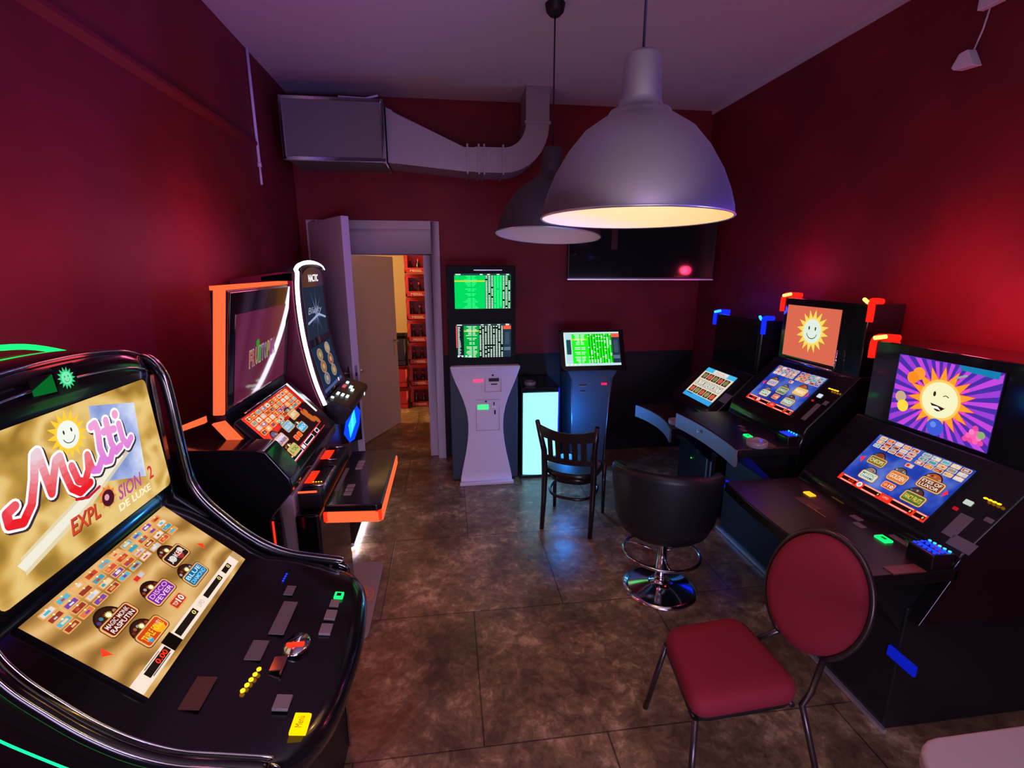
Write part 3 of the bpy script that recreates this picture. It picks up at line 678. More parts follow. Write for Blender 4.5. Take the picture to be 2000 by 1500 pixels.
        tiles(A, 5, 3, .01, .245, .03, .485, frame='#ffd8b8', k=k*.95); tiles(A, 5, 3, .01, .245, .515, .985, frame='#f8c890', k=k*.95)
        big(A,.215,.46,.20,.17,'#7a6a30' if gap else '#c8b8c0',['CHEOPS'] if gap else ['LUCKY'],'#ffe890' if gap else '#4070c0',k=k,sun=False,arc='#7a4030')
        big(A,.265,.745,.20,.17,'#d8e8d8',['MYSTIC','CHARMS'],['#307040','#303030'],k=k,sun=False,arc='#8a8a98')
        big(A,.51,.56,.20,.19,'#d87840' if gap else '#508870',['GOLDEN'] if gap else ['JUNGLE'],'#ffe8c0',k=k,sun=False,arc='#6a5a5a')
        big(A,.80,.455,.24,.20,'#7a3a28' if gap else '#e8c070',['EYES OF','LUXOR'] if gap else ['PHARAO'],'#f8f0d8' if gap else '#fff8e0',k=k,sun=False,arc='#b8582a')
        big(A,.775,.75,.22,.19,'#507030' if gap else '#90a898',['FANCY FRUITS'] if gap else ['PANDA'],'#ffd850' if gap else '#f0f4f0',k=k,sun=False,arc='#4a3838')
        flag(A,.51,.31,.08,.07,'#e8b090',k)
        A.rr(.44,.68,.57,.80, em('#ffa070',k), 7,.2); A.rr(.45,.695,.56,.785, em('#c84a28',k), 8,.2); A.text('10',.53,.74,.05,.06,em('#fff0e0',k),9,bold=.03); A.disc(.475,.74,.02,em('#ff9060',k),9,12)
        A.rect(-.0,.88,1.0,1.0, em('#e8301c',1.15), 4)
        for (a,b) in ((.04,.22),(.31,.51),(.64,.86),(.885,.985)):
            A.rect(a,.885,b,.905, em('#ffb8a0',1), 5); A.rect(a,.91,b,.965, em('#1a0c08',1), 5); A.rect(a,.975,b-.03,.99, em('#ffc0b0',1), 5)
            if a > .1: A.text('0',b-.018,.938,.015,.035,em('#ffe080',1.1),6,bold=.02)
        A.text('0.00',.16,.938,.07,.035,em('#ff3018',1.4),6); A.disc(.262,.93,.03, em('#f0f4f0',1), 6, 16); A.disc(.262,.93,.018, em('#a8b0a8',1), 7, 12); A.text('UPO',.575,.93,.06,.035,em('#ffd0c0',1),6)
        R_ = em('#ff2838',1.3); A.poly([(.03,.50),(.075,.45),(.075,.58)],R_,6); A.poly([(.975,.47),(.94,.42),(.94,.55)],R_,6)
    elif kind == 'book':
        A.rect(0,0,1,.13, em('#40b8e8',1.05), 2); A.rect(.28,.01,.75,.12, em('#f0dcd0',1), 3); A.text('ROYAL',.52,.07,.3,.06,em('#d08870',1),4)
        A.rect(0,.13,1,.88, em('#e8d8c0',1), 2); A.rect(.0,.86,1,1, em('#38a0e0',1.05), 3); A.rect(.08,.88,.28,.9,em('#203040',1),4)
        for j in range(3):
            for i in range(5):
                u = .06+.18*i; v = .16+.24*j; cs = [['#8a7a48','#d85840'],['#e8e8e0','#e0e0d8'],['#d85840','#9a8a50']][j][i % 2]
                A.rect(u,v,u+.16,v+.20, em('#2a2018',1) if j != 1 else em('#b8b0a0',1), 4); A.disc(u+.08,v+.10,.06, em(cs,1), 5, 14)
                if j == 1: A.text('KJQAT'[i],u+.08,v+.10,.06,.12,em('#404848',1),6,bold=.02)
    return A.build(name, parent)

# ------------------------------------------------------------------ LED and button helpers
ORG = em('#ff6238', 1.3); ORD_ = em('#ff3018', 1.2); LEDW = em('#f2f0ff', 4.); GRN = em('#18ff70', 1.6); YEL = em('#ffc400', 1.6); BLU = em('#1830ff', 2.4); BLU2 = em('#30b0ff', 2.2); AMB = em('#ffa818', 3.)
BTN = mat('clear_button_cap', (.30,.27,.27), .25, coat=.5); LBL = mat('grey_sticker', (.16,.15,.17), .5); PRN = mat('printed_text_grey', (.35,.33,.34), .6)
def slab(name, parent, c, rt, up, w, h, d, m, bev=.002):
    """small raised block lying on a plane (rt, up span it)"""
    c = Vector(c); r = Vector(rt).normalized(); u = Vector(up).normalized(); n = r.cross(u)
    M = Matrix(((r.x,u.x,n.x,c.x),(r.y,u.y,n.y,c.y),(r.z,u.z,n.z,c.z),(0,0,0,1)))
    return MB().box((-w/2,-h/2,-.002),(w/2,h/2,d), m, M).build(name, parent, bevel=bev)

# ------------------------------------------------------------------ near left machine
t = thing('slot_machine', 'big black curved slot machine with golden screens reading Multi, nearest on the left', 'slot machine', (-.9, 1.34, 0), 'slot machines')
Y0, Y1 = .945, 1.735; YC = (Y0+Y1)/2
def xf(y):
    u = (y-YC)/((Y1-Y0)/2); return -.300-.055*u*u-.07*abs(u)**7
def zt(y):
    u = (y-YC)/((Y1-Y0)/2); return 1.703-.035*u*u-.03*abs(u)**8
def m1prof(y, o=0.):
    X = xf(y)+o; Z = zt(y)
    return [(-1.28,.62),(-1.28,Z-.05),(-1.20,Z-.01),(-1.06,Z),(-1.005,Z-.012),(-.990,Z-.05),(-.986,1.58),(-.976,1.19),(-.974,1.138),(-.741,.917),(-.69,.884),(-.60,.856),(-.50,.828),(X-.05,.806),(X-.015,.795),(X,.770),(X-.004,.735),(X-.03,.705),(X-.10,.690),(-.90,.60)]
ys = [Y0+(Y1-Y0)*i/28 for i in range(29)]
m = MB(); m.loft([[(x,y,z) for x, z in m1prof(y)] for y in ys], BLK); m.build('housing', t)
# raised side rims with chrome lines, following the curve
def rimpath(y, o):
    return [(-1.06,y,zt(y)+o*.6),(-1.0,y,zt(y)-.01+o*.5),(-.965,y,zt(y)-.06),(-.952,y,1.50),(-.940,y,1.30),(-.928,y,1.18),(-.895,y,1.105),(-.84,y,1.035),(-.775,y,.965),(-.70,y,.905),(-.62,y,.865),(-.52,y,.840),(-.44,y,.820),(xf(y)-.03,y,.808),(xf(y)-.004,y,.790),(xf(y)+.001,y,.765),(xf(y)-.012,y,.725)]
def smooth_path(P, n=5):
    P = [Vector(p) for p in P]; out = []
    for i in range(len(P)-1):
        a = P[max(0,i-1)]; b = P[i]; c = P[i+1]; d = P[min(len(P)-1,i+2)]
        for k in range(n):
            s_ = k/n; out.append(.5*((2*b)+(-a+c)*s_+(2*a-5*b+4*c-d)*s_*s_+(-a+3*b-3*c+d)*s_**3))
    out.append(P[-1]); return [tuple(p) for p in out]
for y, sg in ((Y0, -1), (Y1, 1)):
    p = smooth_path(rimpath(y, 0)); pp = [(a-.003, b+sg*.010, c-.003) for a, b, c in p]
    m = MB(); m.tube(pp, .017, BLK, 14); m.build('side_rim', t)
    m = MB(); m.tube([(a+.009, b-sg*.006, c+.011) for a, b, c in p], .0030, CHR, 6); m.tube([(a+.006, b+sg*.022, c+.006) for a, b, c in p], .0030, CHR, 6); m.build('chrome_line', t)
# header arch line, inner bezel line
m = MB(); m.tube([(-.981, y, zt(y)-.062) for y in ys[1:-1]], .003, CHR, 6); m.tube([(-1.0, y, zt(y)-.008) for y in ys[1:-1]], .0025, CHR, 6); m.build('header_trim', t)
m = MB(); m.tube(smooth_path([(-1.22,Y0+.0,zt(Y0)-.0),(-1.21,YC-.2,zt(YC-.2)+.018),(-1.20,YC,zt(YC)+.015),(-1.20,YC+.2,zt(YC+.2)+.01),(-1.20,Y1-.03,zt(Y1)+.018)]), .008, em('#12e860',2.2), 8); m.build('green_top_light', t)
m = MB(); m.tube(smooth_path([(-1.0,Y0-.036,1.10),(-.93,Y0-.036,1.013),(-.854,Y0-.036,.946),(-.773,Y0-.036,.882),(-.68,Y0-.036,.81),(-.60,Y0-.036,.765)]), .0022, em('#12ff80',2.6), 8); m.build('green_side_light', t)
# round logo on header
A = Art((-.975,1.352,1.648),(0,1,0),(-.1,0,1),.07,.07, depth=.004, back=BLK); A.rect(0,0,1,1,BLK,1); A.disc(.5,.5,.5,BLK,2,30); sunface(A,.5,.5,.42,em('#3fd88a',1.0),em('#7af0b4',1.0),3,14); A.build('header_badge', t)
A = Art((-.973,1.275,1.645),(0,1,0),(-.1,0,1),.07,.045, depth=.002, back=BLK); A.poly([(0,.6),(1,.0),(1,1),(0,.9)], em('#0c7a30',.7), 1); A.build('header_light', t)
# upper screen
tl = math.radians(4)
A = Art((-.967,1.345,1.392),(0,1,0),(-math.sin(tl),0,math.cos(tl)),.655,.368, depth=.012)
A.rr(0,0,1,1, SAT, 1, .05)
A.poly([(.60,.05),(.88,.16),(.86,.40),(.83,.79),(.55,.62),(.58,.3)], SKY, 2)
A.poly([(.10,.80),(.45,.64),(.70,.50),(.72,.53),(.45,.71),(.12,.86)], em('#f4eedc',1), 3); A.poly([(.12,.77),(.45,.61),(.78,.44),(.80,.50),(.45,.75),(.12,.89)], em('#e6d6ae',1), 2)
A.star(.458,.185,.10,.062,16,em('#e8b030',1.05),4,.1); sunface(A,.458,.185,.098,em('#ffcb38',1.1),em('#f0f4ea',1.05),5)
def script(strokes, wd, l):
    O = em('#ffffff',1.1); SH = em('#4a3040',.8)
    for st in strokes:
        A.line([(u+.006,v+.014) for u, v in st], wd+.022, SH, l); A.line(st, wd+.018, O, l+1)
    for st in strokes:
        # dense resample, colour by height like the printed lettering: pale above, red below
        q = []
        for (a, b), (c, d) in zip(st, st[1:]):
            for i in range(5): q.append((a+(c-a)*i/5, b+(d-b)*i/5))
        q.append(st[-1])
        for p0, p1 in zip(q, q[1:]):
            v = (p0[1]+p1[1])/2-.05*(p0[0]-.2); k = min(1,max(0,(v-.22)/.34))
            c = (.92-.12*k if p0[0] < .55 else .9, .66-.62*k if p0[0] < .5 else .42, .72-.62*k if p0[0] < .5 else .72)
            k5 = round(k*6)
            col = '#%02x%02x%02x' % ((232, 205-int(k5*29), 215-int(k5*29)) if p0[0] < .52 else (238-k5*4, 160-k5*8, 214))
            A.line([p0, p1], wd, em(col, 1.05), l+2)
W_ = .034
script([[(.155,.455),(.118,.475),(.115,.545),(.165,.575),(.215,.50),(.255,.36),(.285,.22),(.30,.21),(.302,.34),(.305,.50)],
        [(.305,.50),(.335,.40),(.365,.31),(.385,.30),(.385,.42),(.395,.54),(.43,.60),(.49,.575)],
        [(.425,.40),(.435,.52),(.465,.55),(.50,.48),(.515,.38)],[(.515,.38),(.52,.50),(.55,.52),(.585,.46)],
        [(.575,.20),(.60,.19),(.605,.25),(.59,.38),(.60,.49),(.63,.50),(.655,.44)],
        [(.665,.20),(.66,.38),(.675,.46),(.71,.44)],[(.635,.275),(.70,.29)],
        [(.735,.27),(.735,.40),(.755,.46),(.79,.42)]], W_, 10)
A.disc(.728,.185,.030,em('#ffffff',1.1),11,18); A.disc(.728,.185,.020,em('#f0a0c8',1.05),12,18)
A.line([(.40,.63),(.46,.665),(.53,.64)], .012, em('#c81c30',1), 12)
for dx, dy, c in ((.003,.006,'#5a2018'),(0,0,'#d8442c')): A.text('EXPL', .412+dx,.79+dy,.16,.115,em(c,1),14 if c == '#5a2018' else 15,shear=.25,bold=.02)
A.star(.555,.745,.052,.034,9,em('#f07838',1.05),14,.3); A.disc(.555,.755,.036,em('#4a1828',1),15,20); A.disc(.548,.745,.014,em('#e8a0b0',1),16,12)
A.text('SION', .70,.775,.17,.115,em('#b8549a',1),14,shear=.25,bold=.02); A.text('2', .855,.775,.035,.115,em('#d83040',1),14,bold=.02)
A.text('DE LUXE', .715,.885,.23,.06,em('#fff0cc',1.05),14,bold=.03)
A.build('upper_screen', t)
menu_screen('lower_screen', t, (-.850,1.344,1.036), 1, 46.5, .574, .32, SATL, 'gold')
# deck details in machine frame: up on deck plane
du = Vector((-.97,0,.16)).normalized(); dr = Vector((0,1,0))
def dz(x): return .906+( -.69-x)*.0 if x < -.69 else (.888+( -.69-x)*.36 if x < -.60 else .856+(-.60-x)*.21)
def dk(name, x, y, w, h, m, d=.004, par=None, lift=.002): return slab(name, par or t, (x, y, dz(x)+lift), dr, du, w, h, d, m)
b = dk('menu_button', -.395,1.04,.055,.04,YEL,.008,lift=.004)
A = Art((-.395,1.04,dz(-.395)+.0145),dr,du,.05,.034,depth=.0005,back=YEL); A.rect(0,0,1,1,YEL,1); A.text('Menü',.5,.5,.62,.5,em('#8a4a08',1),2); A.build('menu_print', b)
dk('button', -.455,1.10,.045,.04,BTN,.007)
for y in (1.37,1.435): dk('button', -.41,y,.045,.035,BTN,.007)
dk('start_button', -.41,1.492,.035,.03,BTN,.006); 
b = dk('green_button_light', -.405,1.535,.03,.03,GRN,.007); dk('button_centre', -.405,1.535,.016,.016,BLKM,.0085,par=t)
dk('card_label', -.545,1.41,.15,.045,LBL,.002); dk('card_label', -.575,1.27,.075,.045,LBL,.002); dk('card_label', -.565,1.54,.05,.03,LBL,.002)
m = MB(); m.lathe([(0,0),(.036,0),(.038,.004),(.034,.010),(.0,.012)], CHR, 26, Matrix.Translation((-.475,1.30,dz(-.475))) @ Matrix.Scale(1.25,4,(0,1,0))); m.build('coin_entry', t)
m = MB(); m.box((-.50,1.285,.842),(-.45,1.292,.850), em('#ff3a20',1.2)); m.box((-.52,1.20,.838),(-.49,1.25,.842), CHR); m.box((-.49,1.19,.832),(-.485,1.255,.839), CHR); m.build('coin_tray_lights', t)
m = MB()
for i in range(5): m.lathe([(0,.0),(.006,.002),(.006,.006),(0,.009)], AMB, 10, Matrix.Translation((-.56+.018*0+.004*i,1.13+.017*i,dz(-.55)+.002)))
m.build('amber_lights', t)
m = MB()
for i in range(4): m.lathe([(0,.0),(.0035,.001),(.0035,.003),(0,.005)], BLU, 8, Matrix.Translation((-.60,1.585+.013*i,dz(-.60)+.002)))
m.build('blue_lights', t)
dk('price_plate', -.655,1.11,.10,.05,mat('bronze_plate',(.10,.05,.04),.4),.002)
MB().box((-1.25,1.0,0),(-.46,1.69,.66), BLKM).build('pedestal', t, bevel=.01)
m = MB(); m.tube([(-.452,1.02,.66),(-.452,1.02,.02)], .006, CHR); m.tube([(-.452,1.67,.66),(-.452,1.67,.02)], .006, CHR); m.build('pedestal_trim', t)
fix(t)

# ------------------------------------------------------------------ orange-lit machine
t = thing('slot_machine', 'black slot machine edged with orange light strips and red lower screen, left wall', 'slot machine', (-.95, 2.6, 0), 'slot machines')
ya, yb = 2.25, 3.02
tl = math.radians(0)
TP = Matrix.Translation((0,0,0))
MB().prism([(-1.06,1.17),(-1.0,1.83),(-.930,1.83),(-1.005,1.30),(-1.0,1.17)], ya-.01, yb+.04, BLKM).build('upper_housing', t, bevel=.008)
m = MB(); m.prism([(-1.007,1.298),(-.931,1.822),(-.918,1.820),(-.994,1.296)], ya-.005, yb+.035, GLS); m.build('upper_panel', t, bevel=.002)
up2 = Vector((.076,0,.524)).normalized()
A = Art((-.9605,2.65,1.515),(0,1,0),up2,.70,.42,depth=.002,back=GLS)
A.rect(0,0,1,1, emg('#6a1c3c',.75), 1)
fr = 'FRUITOPIA'; fc = ['#c06838','#b04a30','#90a028','#38a048','#8a60b0','#30a050','#c08838','#a04890','#905890']
for i, ch in enumerate(fr): A.text(ch, .26+i*.058,.56-.006*i,.052,.22,em('#d8b0c0',.55),2,bold=.06); A.text(ch, .26+i*.058,.56-.006*i,.042,.18,em(fc[i],.75),3,bold=.03)
A.disc(.39,.40,.03,em('#38a030',.8),4,14)
A.build('upper_screen', t)
# orange strips: left side of upper box, top, lower wings, deck edge
m = MB(); m.prism([(-1.050,1.285),(-.976,1.848),(-.930,1.848),(-1.004,1.285)], ya-.030, ya-.011, ORG); m.build('orange_side_light', t, bevel=.004)
m = MB(); m.prism([(-.99,1.832),(-.99,1.850),(-.930,1.850),(-.930,1.832)], ya-.03, yb+.04, ORG); m.build('orange_top_light', t)
m = MB(); m.prism([(-1.045,1.255),(-.995,1.265),(-.865,1.085),(-.925,1.085)], ya-.06, ya-.041, ORG); m.build('orange_wing_light', t)
m = MB(); m.prism([(-1.18,1.225),(-1.175,1.25),(-1.07,1.29),(-1.07,1.262)], ya-.065, ya-.041, ORG); m.build('orange_wing_light', t)
m = MB(); m.prism([(-1.28,.95),(-1.28,1.168),(-.985,1.168),(-.962,1.255),(-.72,.985),(-.72,.93),(-.80,.86),(-1.0,.86)], ya-.04, yb, BLK); m.build('lower_housing', t, bevel=.006)
menu_screen('lower_screen', t, (-.840,2.575,1.140), 1, 42, .66, .315, REDP, 'red')
m = MB(); m.tube([(-.958,2.33,1.262),(-.958,2.92,1.262)], .004, CHR); m.build('screen_edge_line', t)
m = MB(); m.tube([(-.955,2.925,1.264),(-.80,2.925,1.092)], .005, em('#f0e8ff',1.6)); m.build('white_edge_light', t)
# chrome tray with amber lights under the screen
m = MB(); m.box((-.75,2.28,.775),(-.635,2.93,.86), BLKM); m.build('tray_housing', t, bevel=.01)
m = MB()
m.tube([(-.745,2.36,.864),(-.655,2.36,.864),(-.645,2.37,.864),(-.645,2.60,.864),(-.655,2.61,.864),(-.745,2.61,.864)], .004, CHR)
m.tube([(-.745,2.70,.866),(-.655,2.70,.866)], .004, CHR); m.tube([(-.74,2.90,.866),(-.66,2.90,.866)], .005, CHR); m.tube([(-.645,2.30,.80),(-.640,2.34,.863),(-.640,2.60,.864)], .006, CHR)
m.build('chrome_tray', t)
for a_, b_, c_ in (((-.748,2.282,.862),(-.66,2.288,.870),ORG),((-.75,2.40,.861),(-.71,2.55,.864),ORD_),((-.75,2.72,.861),(-.70,2.86,.864),ORD_)): MB().box(a_, b_, c_).build('tray_light', t)
m = MB()
for i in range(4): m.lathe([(0,0),(.004,.001),(.004,.003),(0,.004)], AMB, 8, Matrix.Translation((-.705+.013*i,2.40,.8645)))
m.build('amber_lights', t)
m = MB(); m.box((-.77,2.30,.90),(-.745,2.42,.935), em('#2a24c8',.9)); m.build('blue_light', t)
# deck
D = [(-.625,2.262),(-.622,2.252),(-.372,2.232),(-.352,2.25),(-.352,2.965),(-.372,2.985),(-.615,2.985),(-.625,2.97)]
m = MB(); m.prism(D, .768,.805, BLK, 'z'); m.build('deck', t, bevel=.008, seg=3)
m = MB(); m.prism([(x+(.012 if (x < -.5 and y > 2.26) else .004 if x > -.5 else 0), y-(.004 if y < 2.5 else -.002)) for x, y in D], .716,.766, ORG, 'z'); m.build('orange_deck_light', t)
m = MB()
for (x,y) in ((-.375,2.235),): m.box((x-.006,y-.006,.722),(x+.022,y+.02,.7665), ORD_)
m.box((-.630,2.246,.722),(-.612,2.262,.7665), ORD_); m.build('deck_corner_light', t)
DN = Vector((-1,0,0))
for i, y in enumerate((2.37,2.415,2.46)): slab('button', t, (-.535,y,.8055), dr, DN, .036,.04,.004, BTN)
for i, y in enumerate((2.70,2.745,2.79)): slab('button', t, (-.535,y,.8055), dr, DN, .036,.04,.004, BTN)
slab('printed_strip', t, (-.60,2.56,.8055), dr, DN, .30,.022,.001, LBL); slab('hand_rest_line', t, (-.455,2.6,.8052), dr, DN, .5,.002,.0008, GREY)
# side housing, pedestal
m = MB(); m.prism([(-1.28,1.19),(-.82,1.175),(-.785,1.165),(-.70,1.04),(-.692,1.0),(-.70,.97),(-.79,.865),(-.80,.84),(-.785,.45),(-1.0,0),(-1.28,0)], 2.055,2.205, BLK); m.build('side_housing', t, bevel=.008)
m = MB(); m.box((-.795,2.056,.60),(-.787,2.06,.84), ORD_); m.build('red_seam_light', t)
MB().box((-.88,2.27,0),(-.765,2.92,.86), mat('pale_satin_panel',(.92,.84,.92),.35,.15)).build('white_side_panel', t, bevel=.004)
MB().box((-.764,2.24,0),(-.645,2.86,.765), BLK).build('pedestal', t, bevel=.02)
MB().box((-.86,2.30,.86),(-.78,2.90,.93), BLK).build('neck', t)
# floor plate with round sun emblem
m = MB(); r = .045; P = []
for (cx,cy,a) in ((-.475-r,2.28+r,-90),(-.475-r,2.98-r,0),(-.90+r,2.98-r,90),(-.90+r,2.28+r,180)):
    for k in range(5): P.append((cx+r*math.cos(math.radians(a+22.5*k)), cy+r*math.sin(math.radians(a+22.5*k))))
fp = MB().prism(P, .001,.022, DKGREY, 'z').build('foot_plate', t, bevel=.003)
ORM = mat('orange_emblem_paint', (.95,.28,.10), .5)
A = Art((-.575,2.63,.024),(0,1,0),(-1,0,0),.17,.17,depth=.0015,back=DKGREY)
A.rect(0,0,1,1,DKGREY,1); A.disc(.5,.5,.49,ORM,2,40); A.disc(.5,.5,.45,DKGREY,3,40); A.star(.5,.5,.42,.24,14,ORM,4); A.disc(.5,.5,.18,DKGREY,5,24); A.line([(.5+.1*math.cos(a/10),.5+.1*math.sin(a/10)) for a in range(4,28,3)],.02,ORM,6)
A.build('emblem', fp)
fix(t)

# ------------------------------------------------------------------ slim white-lit machine
t = thing('slot_machine', 'slim upright slot machine outlined in white light, far left beside the open door', 'slot machine', (-.9, 3.33, 0), 'slot machines')
yn, yfar = 3.13, 3.84
PR = [(-.895,1.90),(-.905,1.80),(-.905,1.65),(-.895,1.50),(-.875,1.35),(-.845,1.20),(-.805,1.07)]
PS = [(p[0],p[2]) for p in smooth_path([(x,0,z) for x, z in PR], 4)]
yc = (yn+yfar)/2; hw = (yfar-yn)/2
def arch(y): u = (y-yc)/hw; return 1.915+.055*math.sqrt(max(0,1-u*u*.98))
m = MB(); m.prism([(-1.28,0),(-1.28,1.86),(-1.0,1.90)]+[(x-.02,z) for x, z in PS]+[(-.82,1.0),(-.80,.05),(-.80,0)], yn, yfar, BODYRED); m.build('cabinet', t, bevel=.006)
m = MB(); secs = []
for i in range(17):
    y = yn+(yfar-yn)*i/16; secs.append([(-1.1,y,1.85),(-.905,y,1.85),(-.905,y,arch(y)-.02),(-1.1,y,arch(y)-.05)])
m.loft(secs, BLKM, smooth=False); m.build('top_cap', t)
m = MB(); m.loft([[(x-.012,yn+.012,z),(x-.0,yn+.012,z),(x-.0,yfar-.012,z),(x-.012,yfar-.012,z)] for x, z in PS], mat('violet_black_panel',(.03,.022,.035),.25,coat=.4)); m.build('curved_front', t)
m = MB(); edge = [(-.898,y,arch(y)-.008) for y in [yn+(yfar-yn)*(16-i)/16 for i in range(17)]]
m.tube(edge, [.004+.008*min(1,i/8) for i in range(17)], LEDW, 8); m.tube([(-.898,yn+.004,1.91)]+[(x+.004,yn+.004,z) for x, z in PS], .0125, LEDW, 8)
m.build('white_edge_light', t)
A = Art((-.8925,yc,1.868),(0,1,0),(0,0,1),.52,.13,depth=.004,back=BLKM); A.poly([(0,1),(0,.42),(.12,.2),(.3,.05),(.5,0),(.7,.05),(.88,.2),(1,.42),(1,1)][::-1][::-1], mat('violet_black_panel'), 1); A.text('NACTIC',.50,.56,.46,.36,em('#ffffff',1.6),2,bold=.01); A.build('name_plate', t)
def curved_screen(name, z0, z1, base, fn):
    pc = [p for p in PS if z0-.12 < p[1] < z1+.12]
    def X(z):
        for (a, b), (c, d) in zip(PS, PS[1:]):
            if d <= z <= b: return a+(c-a)*(b-z)/(b-d)
        return PS[0][0]
    x0, x1 = X(z0), X(z1); up = Vector((x1-x0,0,z1-z0)); c = Vector(((x0+x1)/2+.006,yc,(z0+z1)/2))
    A = Art(c,(0,1,0),up,.50,up.length,depth=.004); A.rect(0,0,1,1,base,1); fn(A); return A.build(name, t)
def f1(A):
    A.star(.5,.5,.36,.03,8,em('#6a7cb0',.6),2,.2); A.star(.5,.5,.2,.05,7,em('#8c9cc8',.6),3,.5); A.text('Blinky',.45,.47,.7,.17,em('#c0c8e8',.6),4,shear=.3); A.line([(.05,.68),(.4,.6),(.6,.56),(.95,.66)],.03,em('#b8c8f0',.7),4)
curved_screen('upper_screen', 1.47, 1.80, em('#2a3248',.75), f1)
def f2(A):
    cs = [('#b08a6a','#c8a890'),('#c07850','#b8604a'),('#8a88a0','#b09070')]
    for j in range(3):
        for i in range(2):
            u, v = .28+.44*i, .16+.27*j+(.05 if i == 0 else 0); A.disc(u,v,.135,em('#b8a090',.7),2,22,ry=.085); A.disc(u,v,.115,em(cs[j][i],.65),3,22,ry=.072); A.disc(u,v,.055,em('#d8c890',.6),4,14,ry=.035)
    A.rect(0,.93,1,1,em('#5a6aa8',.7),2); A.disc(.8,.965,.03,em('#ffffff',1),3,8)
curved_screen('lower_screen', 1.12, 1.42, em('#20304e',.8), f2)
# button deck
m = MB(); m.prism([(-.80,1.05),(-.80,1.10),(-.66,1.045),(-.645,1.02),(-.66,.98),(-.70,.93),(-.80,.93)], yn+.02, yfar, BLKM); m.build('button_deck', t, bevel=.006)
bd = Vector((-.93,0,.365)).normalized()
for (x,y,w,h,mm) in ((-.765,3.28,.05,.018,0),(-.735,3.28,.05,.018,0),(-.705,3.28,.05,.018,0),(-.765,3.42,.06,.022,1),(-.725,3.44,.06,.022,0),(-.765,3.50,.04,.02,0),(-.705,3.40,.05,.02,0),(-.775,3.20,.02,.02,0)):
    zz = 1.10+(-.80-x)*.393+.003
    slab('button', t, (x,y+.11+(y-3.36)*.5,zz), dr, bd, w,h,.008, em('#dff8e8',1.25) if not mm else em('#d85060',1.1))
m = MB(); m.lathe([(0,.004),(.016,.003),(.020,0)], em('#e8f8ff',1.1), 16, Matrix.Translation((-.652,3.70,1.0)) @ Matrix.Rotation(PI/2,4,'Y')); m.build('round_button', t)
m = MB(); m.loft([[(-.80,3.25,.95),(-.795,3.50,.95),(-.80,3.50,.94)],[(-.77,3.30,.90),(-.71,3.52,.93),(-.78,3.5,.90)],[(-.80,3.38,.70),(-.775,3.50,.70),(-.80,3.5,.68)]], em('#1468ff',1.6), smooth=False)
m = MB(); BG = Art((-.745,3.60,.80),(.8,.6,0),(0,0,1),.16,.30,depth=.006); BG.poly([(.35,1),(.1,.75),(.3,.3),(.75,0),(1,.25),(.9,.6),(.6,.95)], em('#0c3cf0',1.5), 1); BG.poly([(.4,.9),(.35,.55),(.7,.15),(.75,.5)], em('#20b0ff',1.9), 2); BG.poly([(.5,.75),(.52,.4),(.6,.25),(.6,.55)], em('#50f0ff',1.9), 3); BG.build('blue_belly_light', t)
MB().box((-.80,yn+.05,.0),(-.70,yfar+.02,.05), BLKM).build('base', t, bevel=.008)
m = MB(); m.tube([(-.78,yn-.005,.03),(-.715,yn-.005,.03),(-.690,yn+.03,.03),(-.690,yfar,.03)], .011, em('#f0e4ff',12.), 8); m.build('white_floor_light', t)
fix(t)

